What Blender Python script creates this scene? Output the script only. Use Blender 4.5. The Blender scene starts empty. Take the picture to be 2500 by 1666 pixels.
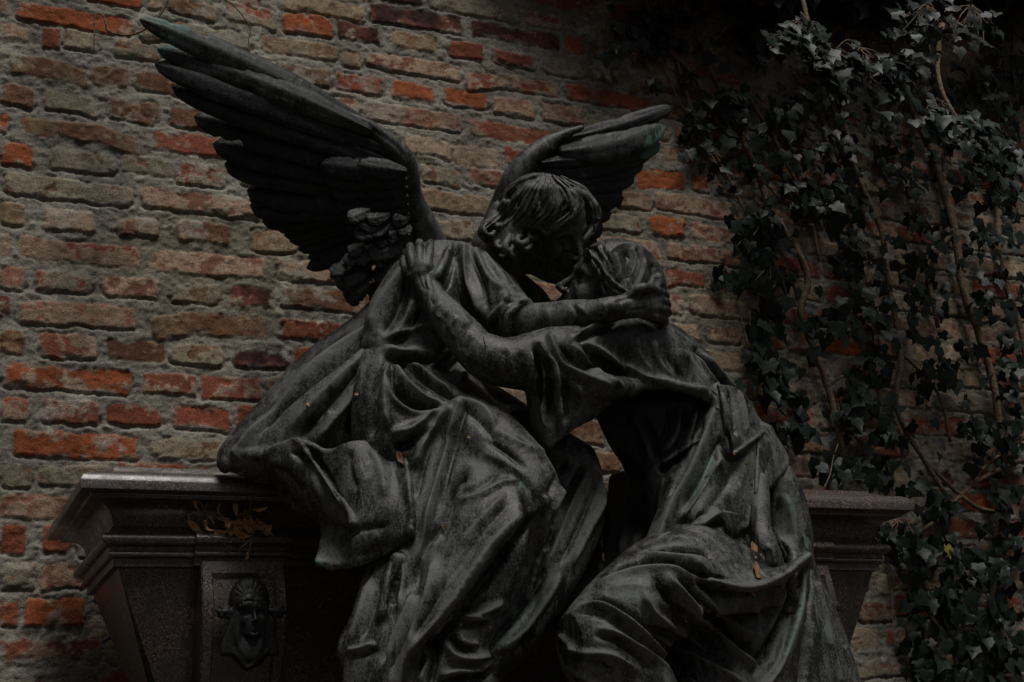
import bpy, bmesh, math, random
import numpy as np
from mathutils import Vector, Matrix
rng = np.random.default_rng(7)
random.seed(7)
S = bpy.context.scene
COL = S.collection
# ---------------------------------------------------------------- camera (50 mm, hand held: pitched 19 deg up, rolled 4 deg)
HC = 1.5                                   # height of the lens above the ground
F, CX, CY = 3472.0, 1250.0, 833.0          # focal length and centre in photo pixels (2500 x 1666)
RW = np.array([[0.90835027, 0.07029325, 0.41226041],
               [-0.41155969, 0.32534991, 0.85133193],
               [-0.074286, -0.94297736, 0.32446154]])
CAMP = np.array([0.0, 0.0, HC])
cam_d = bpy.data.cameras.new('camera'); cam = bpy.data.objects.new('camera', cam_d); COL.objects.link(cam)
M = Matrix.Identity(4)
for i in range(3):
    M[i][0], M[i][1], M[i][2], M[i][3] = RW[i, 0], -RW[i, 1], -RW[i, 2], CAMP[i]
cam.matrix_world = M
cam_d.sensor_width = 36; cam_d.lens = 36 * F / 2500.0
cam_d.clip_start = 0.05; cam_d.clip_end = 500
S.camera = cam
# ---------------------------------------------------------------- light: overcast day seen from under trees
SUN_EL, SUN_AZ = math.radians(66), math.radians(174)   # azimuth clockwise from +y
W = bpy.data.worlds.new('World'); S.world = W; W.use_nodes = True
wn = W.node_tree.nodes; wl = W.node_tree.links
bg = wn['Background']
sky = wn.new('ShaderNodeTexSky'); sky.sky_type = 'NISHITA'; sky.sun_disc = False
sky.sun_elevation = SUN_EL; sky.sun_rotation = SUN_AZ; sky.dust_density = 4.0; sky.air_density = 1.0
hs = wn.new('ShaderNodeHueSaturation'); hs.inputs['Saturation'].default_value = 0.28   # cloud cover
wl.new(sky.outputs[0], hs.inputs['Color']); wl.new(hs.outputs[0], bg.inputs['Color'])
bg.inputs['Strength'].default_value = 0.05
sd = bpy.data.lights.new('sun', 'SUN'); sun = bpy.data.objects.new('sun', sd); COL.objects.link(sun)
sd.energy = 5.0; sd.angle = math.radians(26); sd.color = (1.0, 0.97, 0.92)
sdir = Vector((math.sin(SUN_AZ) * math.cos(SUN_EL), math.cos(SUN_AZ) * math.cos(SUN_EL), math.sin(SUN_EL)))
sun.rotation_euler = sdir.to_track_quat('Z', 'Y').to_euler()
sun.location = (0, -3, 6)
S.view_settings.view_transform = 'Standard'; S.view_settings.look = 'None'
S.view_settings.exposure = -1.05; S.view_settings.gamma = 1.0; S.view_settings.use_curve_mapping = False
# ---------------------------------------------------------------- helpers
def rays(P):
    P = np.atleast_2d(np.asarray(P, float))
    d = np.stack([P[:, 0] - CX, P[:, 1] - CY, np.full(len(P), F)], 1)
    return d @ RW.T
def at(px, py, Y):
    """photo pixel -> the point of the vertical plane y = Y that is seen there"""
    d = rays([(px, py)])[0]
    return CAMP + d * (Y / d[1])
def atv(P, Y):
    d = rays(P); return CAMP + d * (np.asarray(Y, float) / d[:, 1])[:, None]
def mpp(p):
    """metres per photo pixel at world point(s)"""
    return ((np.asarray(p) - CAMP) @ RW[:, 2]) / F
def to_px(V):
    q = (V - CAMP) @ RW
    return q[:, 0] / q[:, 2] * F + CX, q[:, 1] / q[:, 2] * F + CY, q[:, 2]
def new_mesh(name, V, faces, smooth=True):
    me = bpy.data.meshes.new(name)
    V = np.asarray(V, np.float32)
    if isinstance(faces, np.ndarray):
        n, k = faces.shape
        me.vertices.add(len(V)); me.vertices.foreach_set('co', V.ravel())
        me.loops.add(n * k); me.loops.foreach_set('vertex_index', faces.astype(np.int32).ravel())
        me.polygons.add(n); me.polygons.foreach_set('loop_start', np.arange(0, n * k, k, dtype=np.int32))
        me.update(calc_edges=True); me.validate()
    else:
        me.from_pydata([tuple(map(float, v)) for v in V], [], faces)
    if smooth: me.polygons.foreach_set('use_smooth', [True] * len(me.polygons))
    me.update()
    return me
def obj(name, me, mat=None, parent=None, loc=None):
    o = bpy.data.objects.new(name, me); COL.objects.link(o)
    if mat is not None and me is not None: me.materials.append(mat)
    if parent is not None: o.parent = parent
    if loc is not None: o.location = loc
    return o
def tag(o, label=None, cat=None, group=None, kind=None):
    for k, v in (('label', label), ('category', cat), ('group', group), ('kind', kind)):
        if v: o[k] = v
    return o
def empty(name, loc, **k):
    o = bpy.data.objects.new(name, None); COL.objects.link(o); o.location = loc
    return tag(o, **k)
def child(name, me, mat, parent):
    """mesh in world coordinates hung under an Empty that only has a location"""
    o = obj(name, me, mat, parent)
    p, off = parent, Vector((0, 0, 0))
    while p is not None: off += p.location; p = p.parent
    me.transform(Matrix.Translation(-off))
    return o
def hash2(ix, iy, seed):
    n = (ix.astype(np.int64) * 374761393 + iy.astype(np.int64) * 668265263 + seed * 144665) & 0x7fffffff
    n = ((n ^ (n >> 13)) * 1274126177) & 0x7fffffff
    return ((n ^ (n >> 16)) & 0xffff) / 65535.0
def vnoise(x, y, seed=0):
    ix, iy = np.floor(x), np.floor(y); fx, fy = x - ix, y - iy
    fx = fx * fx * (3 - 2 * fx); fy = fy * fy * (3 - 2 * fy)
    a, b = hash2(ix, iy, seed), hash2(ix + 1, iy, seed)
    c, d = hash2(ix, iy + 1, seed), hash2(ix + 1, iy + 1, seed)
    return (a + (b - a) * fx) * (1 - fy) + (c + (d - c) * fx) * fy
def fbm(x, y, freq, octv=4, seed=0, gain=0.5):
    s, a, t = 0.0, 1.0, 0.0
    for o in range(octv):
        s = s + a * vnoise(x * freq + 17.3 * o, y * freq - 9.1 * o, seed + 31 * o); t += a
        a *= gain; freq *= 2.03
    return s / t
def sst(a, b, x):
    t = np.clip((x - a) / (b - a), 0, 1); return t * t * (3 - 2 * t)
def mat_nodes(name):
    m = bpy.data.materials.new(name); m.use_nodes = True
    nt = m.node_tree; return m, nt, nt.nodes['Principled BSDF']
def N(nt, kind, **kw):
    n = nt.nodes.new(kind)
    for k, v in kw.items():
        if k.startswith('i_'): n.inputs[k[2:].replace('_', ' ')].default_value = v
        else: setattr(n, k, v)
    return n
def ramp(nt, fac, stops, interp='LINEAR'):
    r = nt.nodes.new('ShaderNodeValToRGB'); r.color_ramp.interpolation = interp
    e = r.color_ramp.elements
    while len(e) < len(stops): e.new(0.5)
    for k, (p, c) in zip(e, stops):
        k.position = p; k.color = c if len(c) == 4 else (*c, 1)
    nt.links.new(fac, r.inputs['Fac']); return r.outputs['Color']
def mix(nt, fac, a, b, blend='MIX'):
    m = nt.nodes.new('ShaderNodeMix'); m.data_type = 'RGBA'; m.blend_type = blend
    for s, v in ((m.inputs[0], fac), (m.inputs[6], a), (m.inputs[7], b)):
        if hasattr(v, 'is_linked') or hasattr(v, 'links'): nt.links.new(v, s)
        else: s.default_value = v if not isinstance(v, tuple) or len(v) == 4 else (*v, 1)
    return m.outputs[2]
def noise(nt, vec, scale, detail=4, rough=0.55, dist=0.0):
    n = N(nt, 'ShaderNodeTexNoise'); n.inputs['Scale'].default_value = scale
    n.inputs['Detail'].default_value = detail; n.inputs['Roughness'].default_value = rough; n.inputs['Distortion'].default_value = dist
    nt.links.new(vec, n.inputs['Vector']); return n.outputs['Fac']
def bump(nt, height, dist, strength=1.0, prev=None):
    b = nt.nodes.new('ShaderNodeBump'); b.inputs['Distance'].default_value = dist; b.inputs['Strength'].default_value = strength
    nt.links.new(height, b.inputs['Height'])
    if prev is not None: nt.links.new(prev, b.inputs['Normal'])
    return b.outputs['Normal']
def geo_pos(nt):
    return nt.nodes.new('ShaderNodeNewGeometry').outputs['Position']
# ================================================================ setting: ground and old brick wall
YW = 3.32
def ground_mat():
    m, nt, b = mat_nodes('earth')
    p = geo_pos(nt)
    c = ramp(nt, noise(nt, p, 3.0, 6), [(0.3, (0.02, 0.018, 0.012)), (0.7, (0.05, 0.045, 0.03))])
    nt.links.new(c, b.inputs['Base Color']); b.inputs['Roughness'].default_value = 0.95
    nt.links.new(bump(nt, noise(nt, p, 40, 5), 0.02), b.inputs['Normal'])
    return m
g = obj('ground', new_mesh('ground', [(-60, -60, 0), (60, -60, 0), (60, 60, 0), (-60, 60, 0)], [(0, 1, 2, 3)]), ground_mat())
tag(g, 'dark bare earth in front of the wall', 'ground', kind='structure')

def pix_bricks():
    """bricks traced from the photo: (origin x, origin y, scale, [x0, x1, y, type]) in zoom pixels"""
    Z = [(0, 0, .2979, '130,1080,165,O 1380,1780,60,B 1860,2270,110,H 0,270,270,P 340,490,320,R 505,800,320,G 930,1310,410,H 1155,2050,275,G 2130,2760,335,T 75,705,560,B 715,1050,630,B 1110,1530,690,B 0,270,800,B 360,800,850,G 870,1300,930,B 1390,1750,985,B 0,70,1010,O 165,1155,1110,B 1260,1960,1190,R 0,270,1270,O 410,960,1340,G 1450,1850,1430,H 1950,2350,1460,G'),
         (0, 440, .2979, '40,1090,105,G 1170,2130,190,P 0,210,300,T 340,780,340,L 960,1310,395,B 1450,1890,430,B 2050,2430,505,T 0,60,540,P 140,1155,605,Q 1230,2190,700,P 2270,2900,750,P 0,210,815,P 290,770,860,H 850,1310,890,P 1410,1800,950,G 1880,2260,985,D 120,1110,1125,P 1250,2210,1185,B 2280,2900,1240,R 0,210,1390,B 330,790,1390,Q 880,1350,1430,B 1390,1820,1430,G 1920,2370,1460,D'),
         (0, 860, .2979, '15,1085,250,O 1160,1600,290,Q 1610,2150,305,Q 0,230,490,Q 340,820,520,Q 880,1330,530,R 1420,1880,540,R 1940,2350,545,R 100,1140,765,O 1200,1860,790,G 1920,2500,800,G 0,265,1010,G 330,900,1010,G 960,1700,1010,R 0,560,1275,P 0,210,1510,R 340,600,1540,R'),
         (0, 1200, .2975, '0,280,690,H 290,700,690,P 0,160,950,R 210,700,950,O 0,830,1230,Q 0,125,1475,R 180,700,1485,G 800,1100,1485,O'),
         (650, 0, .2979, '-80,85,110,O 140,535,165,O 590,930,245,D 1035,1390,320,T 1490,1760,405,R 1850,2200,445,R 2270,2600,510,G 100,800,60,T 850,1600,155,D 1690,2400,275,D 0,760,395,T 815,1600,540,P 1645,2390,650,Q 0,75,550,T 120,540,610,B 580,955,695,R 1015,1380,755,O 1455,1815,815,O 1860,2200,880,P 2265,2590,930,P 100,755,850,P 810,1605,960,P 1660,2390,1095,Q 1140,1510,1195,L 1540,1900,1285,L 1955,2290,1290,R 1265,1610,1440,G 1650,2400,1490,P'),
         (1100, 0, .2979, '950,1620,775,R 1130,1420,585,B 930,1100,370,O 1120,1400,390,B 1745,2200,1275,T'),
         (1450, 400, .2979, '360,740,125,O 800,950,160,R 190,480,295,P 500,1210,350,P 60,370,490,G 450,760,520,O 810,1130,570,P 1180,1500,600,Q 0,550,690,P 610,1200,745,P 580,910,935,R 960,1190,955,R 580,730,1150,P 790,1420,1190,P 600,860,1380,P 930,1210,1400,P 1290,1570,1435,O'),
         (1800, 1100, .2979, '380,800,125,P 650,800,285,R 1120,1250,1150,L 1260,1390,1210,O 1000,1300,1395,Q 1320,1400,1345,R 930,1170,1540,L 1200,1300,1530,O 1930,2150,1330,R 2130,2300,1235,O 1880,2080,225,R')]
    out = []
    for ox, oy, s, txt in Z:
        for it in txt.split():
            a, b, y, t = it.split(',')
            y = oy + float(y) * s
            p0, p1 = at(ox + float(a) * s, y, YW), at(ox + float(b) * s, y, YW)
            out.append((p0[0], p1[0], (p0[2] + p1[2]) / 2, t))
    return out
def build_wall():
    PITCH, Z0 = 0.0813, HC + 0.3705     # brick courses
    tr = pix_bricks()
    # fit the course offset to the traced bricks
    zz = np.array([t[2] for t in tr])
    ang = np.angle(np.mean(np.exp(2j * np.pi * zz / PITCH))); off = ang / (2 * np.pi) * PITCH
    courses = {}
    for x0, x1, z, t in tr:
        k = int(round((z - off) / PITCH))
        courses.setdefault(k, []).append((x0, x1, z - (k * PITCH + off), t))
    XL, XR, ZB, ZT = -1.6, 6.0, -0.05, HC + 3.0
    def axis(lo, hi, a, b, fine, coarse):
        return np.concatenate([np.arange(lo, a, coarse), np.arange(a, b, fine), np.arange(b, hi + coarse, coarse)])
    xs = axis(XL, XR, 0.15, 3.75, 0.0036, 0.015)
    zs = axis(ZB, ZT, HC + 0.22, HC + 2.72, 0.0036, 0.015)
    X, Z = np.meshgrid(xs, zs)
    H = np.zeros_like(X); COLR = np.zeros(X.shape + (3,))
    # mortar
    n1 = fbm(X, Z, 9, 4, 1); n2 = fbm(X, Z * 1.6, 45, 4, 2); n3 = fbm(X, Z, 160, 3, 3); n4 = fbm(X, Z, 3.1, 3, 4)
    H += (n1 - .5) * .014 + (n2 - .5) * .011 + (n3 - .5) * .005
    mort = np.array([.285, .263, .222])
    COLR[:] = mort
    COLR *= (0.62 + 0.55 * n2 + 0.28 * (n1 - .5) + .5 * (n3 - .5))[..., None]
    COLR = COLR * (1 - .35 * sst(.5, .72, n4)[..., None] * np.array([.7, .75, 1.0]))
    wx = (fbm(X, Z, 26, 3, 5) - .5) * .016 + (fbm(X, Z, 110, 2, 6) - .5) * .005
    wz = (fbm(X, Z, 24, 3, 7) - .5) * .013 + (fbm(X, Z, 110, 2, 8) - .5) * .005
    coatn = fbm(X, Z, 17, 5, 9, .6); coatf = fbm(X, Z, 75, 4, 10, .6); streak = fbm(X * 1.0, Z * 3.2, 30, 4, 11, .6)
    smr = fbm(X, Z, 19, 4, 14, .6)
    chipn = fbm(X, Z, 30, 3, 12)
    RAW = {'O': (.36, .105, .045), 'R': (.255, .078, .045), 'B': (.17, .085, .05), 'G': (.20, .12, .07), 'P': (.27, .13, .09),
           'Q': (.27, .09, .055), 'T': (.26, .16, .095), 'L': (.30, .20, .14), 'H': (.28, .085, .05), 'D': (.12, .045, .03)}
    COAT = {'O': .20, 'R': .26, 'B': .50, 'G': .80, 'P': .68, 'Q': .50, 'T': .72, 'L': .80, 'H': .64, 'D': .18}
    cells = []
    kmin, kmax = int((ZB - off) / PITCH) - 1, int((ZT - off) / PITCH) + 1
    r = random.Random(3)
    for k in range(kmin, kmax + 1):
        row = sorted(courses.get(k, []))
        clean = []
        for b in row:                                        # drop double traces
            if clean and b[0] < clean[-1][1] - .03: continue
            if clean and b[0] < clean[-1][1] + .006: b = (clean[-1][1] + .010,) + b[1:]
            clean.append(b)
        x = XL - r.random() * .3; i = 0; head = r.random() < .5; full = []
        while x < XR + .3:
            nxt = clean[i] if i < len(clean) else None
            if nxt and x > nxt[0] - .05:
                full.append(nxt + (1,)); x = nxt[1] + .012; i += 1; continue
            L = r.uniform(.125, .145) if head else r.uniform(.27, .295); head = not head if r.random() < .8 else head
            e = x + L
            if nxt and e > nxt[0] - .012:
                e = nxt[0] - .013
                if e - x < .04: x = nxt[0] - .04; continue
            t = r.choices('ORBGPQTLHD', (1, 1.5, 2, 2, 3, 2, 2, 1, 1, .6))[0]
            full.append((x, e, r.uniform(-.003, .003), t, 0)); x = e + r.uniform(.010, .022)
        cells.append((k, full))
    for k, full in cells:
        zc = k * PITCH + off
        for (x0, x1, dz, t, known) in full:
            dz = max(-.010, min(.010, dz))
            hh = r.uniform(.0265, .0318); tilt = r.uniform(-.018, .018)
            i0, i1 = np.searchsorted(xs, [x0 - .02, x1 + .02]); j0, j1 = np.searchsorted(zs, [zc + dz - .06, zc + dz + .06])
            if i1 <= i0 or j1 <= j0: continue
            sl = (slice(j0, j1), slice(i0, i1))
            xx, zq = X[sl] + wx[sl], Z[sl] + wz[sl]
            cxx, hw = (x0 + x1) / 2, (x1 - x0) / 2
            u = xx - cxx; v = zq - (zc + dz) - tilt * u
            rc = r.uniform(.006, .016); rc = min(rc, hw * .8)
            if r.random() < .16: v = v + np.maximum(0, (u * r.choice((-1, 1)) - hw * .3)) * .25     # a broken corner
            qx, qz = np.abs(u) - hw + rc, np.abs(v) - hh + rc
            d = np.hypot(np.maximum(qx, 0), np.maximum(qz, 0)) + np.minimum(np.maximum(qx, qz), 0) - rc
            m = sst(.0025, -.0035, d)
            m = m * (1 - .92 * sst(.52, .66, smr[sl] + r.uniform(-.08, .06)) * sst(-.016, -.004, d))          # mortar smeared over the edge
            proud = r.uniform(.0, .0065)
            surf = proud + (coatn[sl] - .5) * .007 + (coatf[sl] - .5) * .004 + u * r.uniform(-.03, .03) + v * r.uniform(-.06, .06)
            surf = surf - .0035 * sst(-.007, 0, d) ** 2                      # worn arris
            cov = COAT[t] + r.uniform(-.1, .1)
            raw = np.array(RAW[t]) * r.uniform(.8, 1.15)
            ph = r.random() * 40
            nn = .62 * coatn[sl] + .38 * coatf[sl] + .15 * (streak[sl] - .5)
            cm = sst(.5 + .24 - .52 * cov - .02, .5 + .24 - .52 * cov + .07, nn)        # lime and weathering over the brick
            chip = sst(.64, .70, chipn[sl] + r.uniform(-.06, .03))
            cm = cm * (1 - chip); surf = surf - chip * .0022
            coat = np.array([1.04, 1.0, .91]) * np.array({'O': (.30, .23, .18), 'R': (.29, .22, .18), 'L': (.42, .33, .26), 'T': (.33, .26, .19), 'P': (.35, .255, .20), 'B': (.23, .16, .11), 'Q': (.33, .24, .19)}.get(t, (.28, .245, .195))) * r.uniform(.85, 1.1)
            c = raw * (.62 + .75 * streak[sl][..., None]) * (1 - cm[..., None]) + coat * (.6 + .8 * coatf[sl][..., None]) * cm[..., None]
            c = c * (1 - .55 * sst(.60, .75, streak[sl])[..., None] * r.uniform(.2, .9))
            if t == 'D': c = c * (.45 + .8 * sst(.45, .6, coatn[sl])[..., None])
            COLR[sl] = COLR[sl] * (1 - m[..., None]) + c * m[..., None]
            H[sl] = H[sl] * (1 - m) + (surf + (n2[sl] - .5) * .002) * m
            # mortar washed out under and beside the brick
            gap = sst(.010, .001, d) * sst(-.003, .002, d) * sst(.0, -.02, v) * r.choice((0, .3, .8, 1.0, 1.0))
            gap2 = sst(.008, .001, d) * sst(-.003, .002, d) * r.choice((0, 0, .5)) * sst(.45, .6, chipn[sl])
            H[sl] -= np.maximum(gap, gap2) * .009 * (.4 + n1[sl])
    st = fbm(X * 1.6, Z * .45, 2.6, 4, 21, .6); st2 = fbm(X, Z, 5.5, 4, 22, .6)                          # soot and damp across the courses
    COLR *= (1 - .34 * sst(.5, .7, st) - .22 * sst(.52, .7, st2))[..., None]
    wl_ = fbm(X, Z, 7, 5, 31, .62); wf = fbm(X, Z, 60, 3, 32, .6); wm = sst(.60, .70, wl_ + .25 * (wf - .5))                    # whitish lime runs
    COLR = COLR * (1 - .55 * wm[..., None]) + np.array([.40, .375, .315]) * (.6 + .7 * wf[..., None]) * .55 * wm[..., None]
    COLR *= 1.02; H *= .82
    g_ = COLR.mean(-1, keepdims=True); COLR = g_ + (COLR - g_) * 1.07
    V = np.stack([X, YW - H, Z], -1).reshape(-1, 3)
    nz, nx = X.shape
    idx = np.arange(nz * nx).reshape(nz, nx)
    Fq = np.stack([idx[:-1, :-1], idx[:-1, 1:], idx[1:, 1:], idx[1:, :-1]], -1).reshape(-1, 4)
    # back and edges close the wall into a solid 0.36 m thick
    bq = len(V); x_, X_, z_, Z_ = xs[0], xs[-1], zs[0], zs[-1]; yb = YW + .36
    V = np.concatenate([V, [(x_, yb, z_), (X_, yb, z_), (X_, yb, Z_), (x_, yb, Z_)]])
    c0, c1, c2, c3 = idx[0, 0], idx[0, -1], idx[-1, -1], idx[-1, 0]
    Fq = np.concatenate([Fq, [(bq + 1, bq, bq + 3, bq + 2), (c3, c2, bq + 2, bq + 3), (c0, c3, bq + 3, bq), (c2, c1, bq + 1, bq + 2)]])
    me = new_mesh('brick_wall', V, Fq)
    ca = me.color_attributes.new('stain', 'FLOAT_COLOR', 'POINT')
    cc = np.concatenate([np.clip(COLR, .004, .8).reshape(-1, 3), np.tile(mort, (4, 1))])
    ca.data.foreach_set('color', np.concatenate([cc, np.ones((len(cc), 1))], 1).astype(np.float32).ravel())
    m, nt, b = mat_nodes('old_brickwork')
    a = N(nt, 'ShaderNodeVertexColor', layer_name='stain').outputs['Color']; p = geo_pos(nt)
    f1 = noise(nt, p, 260, 4, .65); f2 = noise(nt, p, 700, 2)
    c = mix(nt, 1.0, a, ramp(nt, f1, [(.3, (.5, .5, .5)), (.7, (1.35, 1.35, 1.35))]), 'MULTIPLY')
    nt.links.new(c, b.inputs['Base Color']); b.inputs['Roughness'].default_value = .92
    b.inputs['Specular IOR Level'].default_value = .25
    nt.links.new(bump(nt, f2, .0015, .6, bump(nt, f1, .004, .8)), b.inputs['Normal'])
    w = obj('brick_wall', me, m)
    tag(w, 'weathered red brick wall with lime stained bricks and crumbling grey mortar', 'wall')
build_wall()
# ================================================================ polished granite sarcophagus under the figures
def granite():
    m, nt, b = mat_nodes('polished_red_granite')
    p = geo_pos(nt)
    v = N(nt, 'ShaderNodeTexVoronoi'); v.inputs['Scale'].default_value = 400; nt.links.new(p, v.inputs['Vector'])
    sep = N(nt, 'ShaderNodeSeparateColor'); nt.links.new(v.outputs['Color'], sep.inputs[0])
    grain = ramp(nt, sep.outputs[0], [(0, (.010, .009, .009)), (.24, (.032, .027, .025)), (.32, (.075, .043, .033)), (.55, (.105, .062, .046)), (.70, (.125, .108, .10)), (.84, (.045, .027, .022))], 'CONSTANT')
    wear = noise(nt, p, 14, 6, .65)
    c = mix(nt, ramp(nt, wear, [(.42, (0, 0, 0)), (.66, (1, 1, 1))]), grain, (.03, .026, .022, 1))
    fine = noise(nt, p, 330, 3)
    c = mix(nt, 1.0, c, ramp(nt, fine, [(.3, (.55, .55, .55)), (.7, (1.25, 1.25, 1.25))]), 'MULTIPLY')
    c = mix(nt, 1.0, c, (1.5, 1.5, 1.5, 1), 'MULTIPLY'); nt.links.new(c, b.inputs['Base Color']); b.inputs['Specular IOR Level'].default_value = .6
    rr = ramp(nt, wear, [(.3, (.16, .16, .16)), (.7, (.5, .5, .5))]); nt.links.new(rr, b.inputs['Roughness'])
    nt.links.new(bump(nt, fine, .0006, .5, bump(nt, wear, .002, .3)), b.inputs['Normal'])
    return m
GRAN = granite()
def arc(o0, z0, o1, z1, bulge, n=7):
    """points of a curved moulding between two profile points; bulge > 0 swells outwards"""
    out = []
    dx, dz = o1 - o0, z1 - z0; L = math.hypot(dx, dz)
    for i in range(n + 1):
        t = i / n; k = 4 * t * (1 - t) * bulge
        out.append((o0 + dx * t + dz / L * k * -1, z0 + dz * t + dx / L * k))
    return out
def ring_mesh(name, prof, xl, xr, yf, yb, cap=True):
    """profile (outward offset, height) from top to bottom swept round a rectangle"""
    V, Fc = [], []
    for o, z in prof:
        V += [(xl - o, yf - o, z), (xr + o, yf - o, z), (xr + o, yb + o, z), (xl - o, yb + o, z)]
    n = len(prof)
    for i in range(n - 1):
        for k in range(4):
            a, b2 = i * 4 + k, i * 4 + (k + 1) % 4
            Fc.append((a, a + 4, b2 + 4, b2))
    if cap: Fc.append((0, 1, 2, 3)); Fc.append(tuple(range(n * 4 - 1, n * 4 - 5, -1)))
    me = new_mesh(name, V, Fc); me.set_sharp_from_angle(angle=math.radians(28)); return me
XL, XR, YF, YB = .395, 2.4265, 2.77, 3.255          # rectangle of the cornice fascia
TZ = HC + .7489
tomb = empty('granite_sarcophagus', (1.41, 2.97, 0), label='red granite sarcophagus with moulded cornice and tapering sides behind the bronze figures', cat='sarcophagus')
corn = [(-.078, .7500), (-.0745, .7489), (-.0731, .7438), (-.050, .733)] + arc(-.030, .7265, -.001, .7040, .006, 8) + \
       [(0, .7010), (0, .6855), (-.002, .6838), (-.0225, .6815), (-.024, .6795), (-.024, .6740), (-.029, .6730)] + \
       arc(-.031, .6720, -.074, .6330, -.012, 9) + [(-.0755, .6290), (-.066, .6130)] + arc(-.0575, .6100, -.062, .5860, .0095, 8) + \
       [(-.066, .5850), (-.0685, .5790)] + arc(-.0685, .5770, -.0715, .5640, .0055, 6) + [(-.0755, .5630), (-.0765, .5570), (-.0765, .5480), (-.079, .5470)]
corn = [(o, z + HC) for o, z in corn]
child('cornice', ring_mesh('cornice', corn, XL, XR, YF, YB), GRAN, tomb)
b0, b1 = .0884, .0884 + (.0723 / .214) * .82
bodyp = [(-b0 + .012, HC + .552), (-b0, HC + .5465), (-b1, HC + .5465 - .82), (-b1 + .05, HC + .5465 - .825), (-b1 + .05, HC - .37), (-b1 + .10, HC - .385), (-b1 + .10, HC - .60), (-b1 + .22, HC - .64), (-b1 + .22, 0.0)]
child('body', ring_mesh('body', bodyp, XL, XR, YF, YB), GRAN, tomb)
def console(x0, x1):
    """scroll bracket with a sunk panel, bulging at the top and drawing back below"""
    zt, zb = HC + .555, HC + .295
    yf0 = YF + .0884 - .030                     # front of the bracket at its top
    n = 22; V, Fc = [], []
    def yprof(t): return yf0 - .020 * math.sin(min(1, t * 1.5) * math.pi * .55) + .105 * max(0, t - .28) ** 1.5
    xs_ = [x0, x0 + .003, x0 + .021, x0 + .025, x1 - .025, x1 - .021, x1 - .003, x1]
    for i in range(n + 1):
        t = i / n; z = zt + (zb - zt) * t; y = yprof(t)
        inn = 1 if .10 < t < .93 else 0
        inset = .009 * inn
        pinch = -.010 * max(0, t - .4)
        for k, x in enumerate(xs_):
            yy = y + (inset if k in (3, 4) else 0) + (.004 if k in (0, 7) else 0)
            xm = (x0 + x1) / 2
            V.append((xm + (x - xm) * (1 + pinch * 8), yy, z))
        V.append((V[-8][0], YF + .33, z)); V.append((V[-2][0], YF + .33, z))
    m_ = 10
    for i in range(n):
        for a, b in [(k, k + 1) for k in range(7)] + [(8, 0), (7, 9)]:
            Fc.append((i * m_ + a, i * m_ + b, (i + 1) * m_ + b, (i + 1) * m_ + a)[::-1])
    Fc.append(tuple([8] + list(range(8)) + [9])); Fc.append(tuple([n * m_ + 9] + [n * m_ + k for k in range(7, -1, -1)] + [n * m_ + 8]))
    me = new_mesh('bracket', V, Fc); me.set_sharp_from_angle(angle=math.radians(25)); return me
def ressaut(x0, x1):
    """the cornice's lower mouldings breaking forward over a bracket"""
    pr = [(p[0] + .0125, p[1] + (.0008 if i == 0 else 0)) for i, p in enumerate(corn) if p[1] < HC + .6292]
    pr[0] = (pr[0][0] - .012, pr[0][1])
    V, Fc = [], []
    for o, z in pr:
        V += [(x0 - o * 0, YF - o, z), (x1, YF - o, z), (x1, YF + .12, z), (x0, YF + .12, z)]
    for i in range(len(pr) - 1):
        for k in range(4):
            a, b2 = i * 4 + k, i * 4 + (k + 1) % 4
            Fc.append((a, a + 4, b2 + 4, b2))
    Fc.append((0, 1, 2, 3)); Fc.append(tuple(range(len(pr) * 4 - 1, len(pr) * 4 - 5, -1)))
    me = new_mesh('moulding', V, Fc); me.set_sharp_from_angle(angle=math.radians(28)); return me
BR = [(.640, .812), (2.01, 2.182)]
for a_, b_ in BR:
    child('bracket', console(a_, b_), GRAN, tomb)
    child('moulding', ressaut(a_ - .012, b_ + .012), GRAN, tomb)
def base_mesh():
    V, Fc = [], []
    for (x0, x1, y0, y1, z0, z1) in ((.62, 2.30, 1.98, 2.72, HC - .62, HC + .035), (.52, 2.40, 1.86, 2.71, 0.0, HC - .62)):
        k = len(V); V += [(x0, y0, z0), (x1, y0, z0), (x1, y1, z0), (x0, y1, z0), (x0, y0, z1), (x1, y0, z1), (x1, y1, z1), (x0, y1, z1)]
        Fc += [tuple(k + i for i in f) for f in ((3, 2, 1, 0), (4, 5, 6, 7), (0, 1, 5, 4), (1, 2, 6, 5), (2, 3, 7, 6), (3, 0, 4, 7))]
    return new_mesh('plinth', V, Fc, False)
child('plinth', base_mesh(), GRAN, tomb)
# ================================================================ modelling in clay: signed distance volumes -> mesh -> chisel strokes
import openvdb as vdb
YR = 2.60                                   # the plane the figures are measured from; w = metres from it towards the viewer
def P3(p): return at(p[0], p[1], YR - p[2])
def catmull(P, n):
    P = np.asarray(P, float)
    if len(P) < 3:
        t = np.linspace(0, 1, n * (len(P) - 1) + 1)[:, None]; return P[0] * (1 - t) + P[-1] * t
    Q = np.vstack([2 * P[0] - P[1], P, 2 * P[-1] - P[-2]]); out = []
    t = np.linspace(0, 1, n, endpoint=False)[:, None]
    for i in range(1, len(Q) - 2):
        a, b, c, d = Q[i - 1], Q[i], Q[i + 1], Q[i + 2]
        out.append(.5 * (2 * b + (c - a) * t + (2 * a - 5 * b + 4 * c - d) * t * t + (3 * b - a - 3 * c + d) * t ** 3))
    out.append(P[-1:]); return np.vstack(out)
CR, CU, CB = RW[:, 0], -RW[:, 1], -RW[:, 2]      # camera right, up, back in world axes
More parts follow.
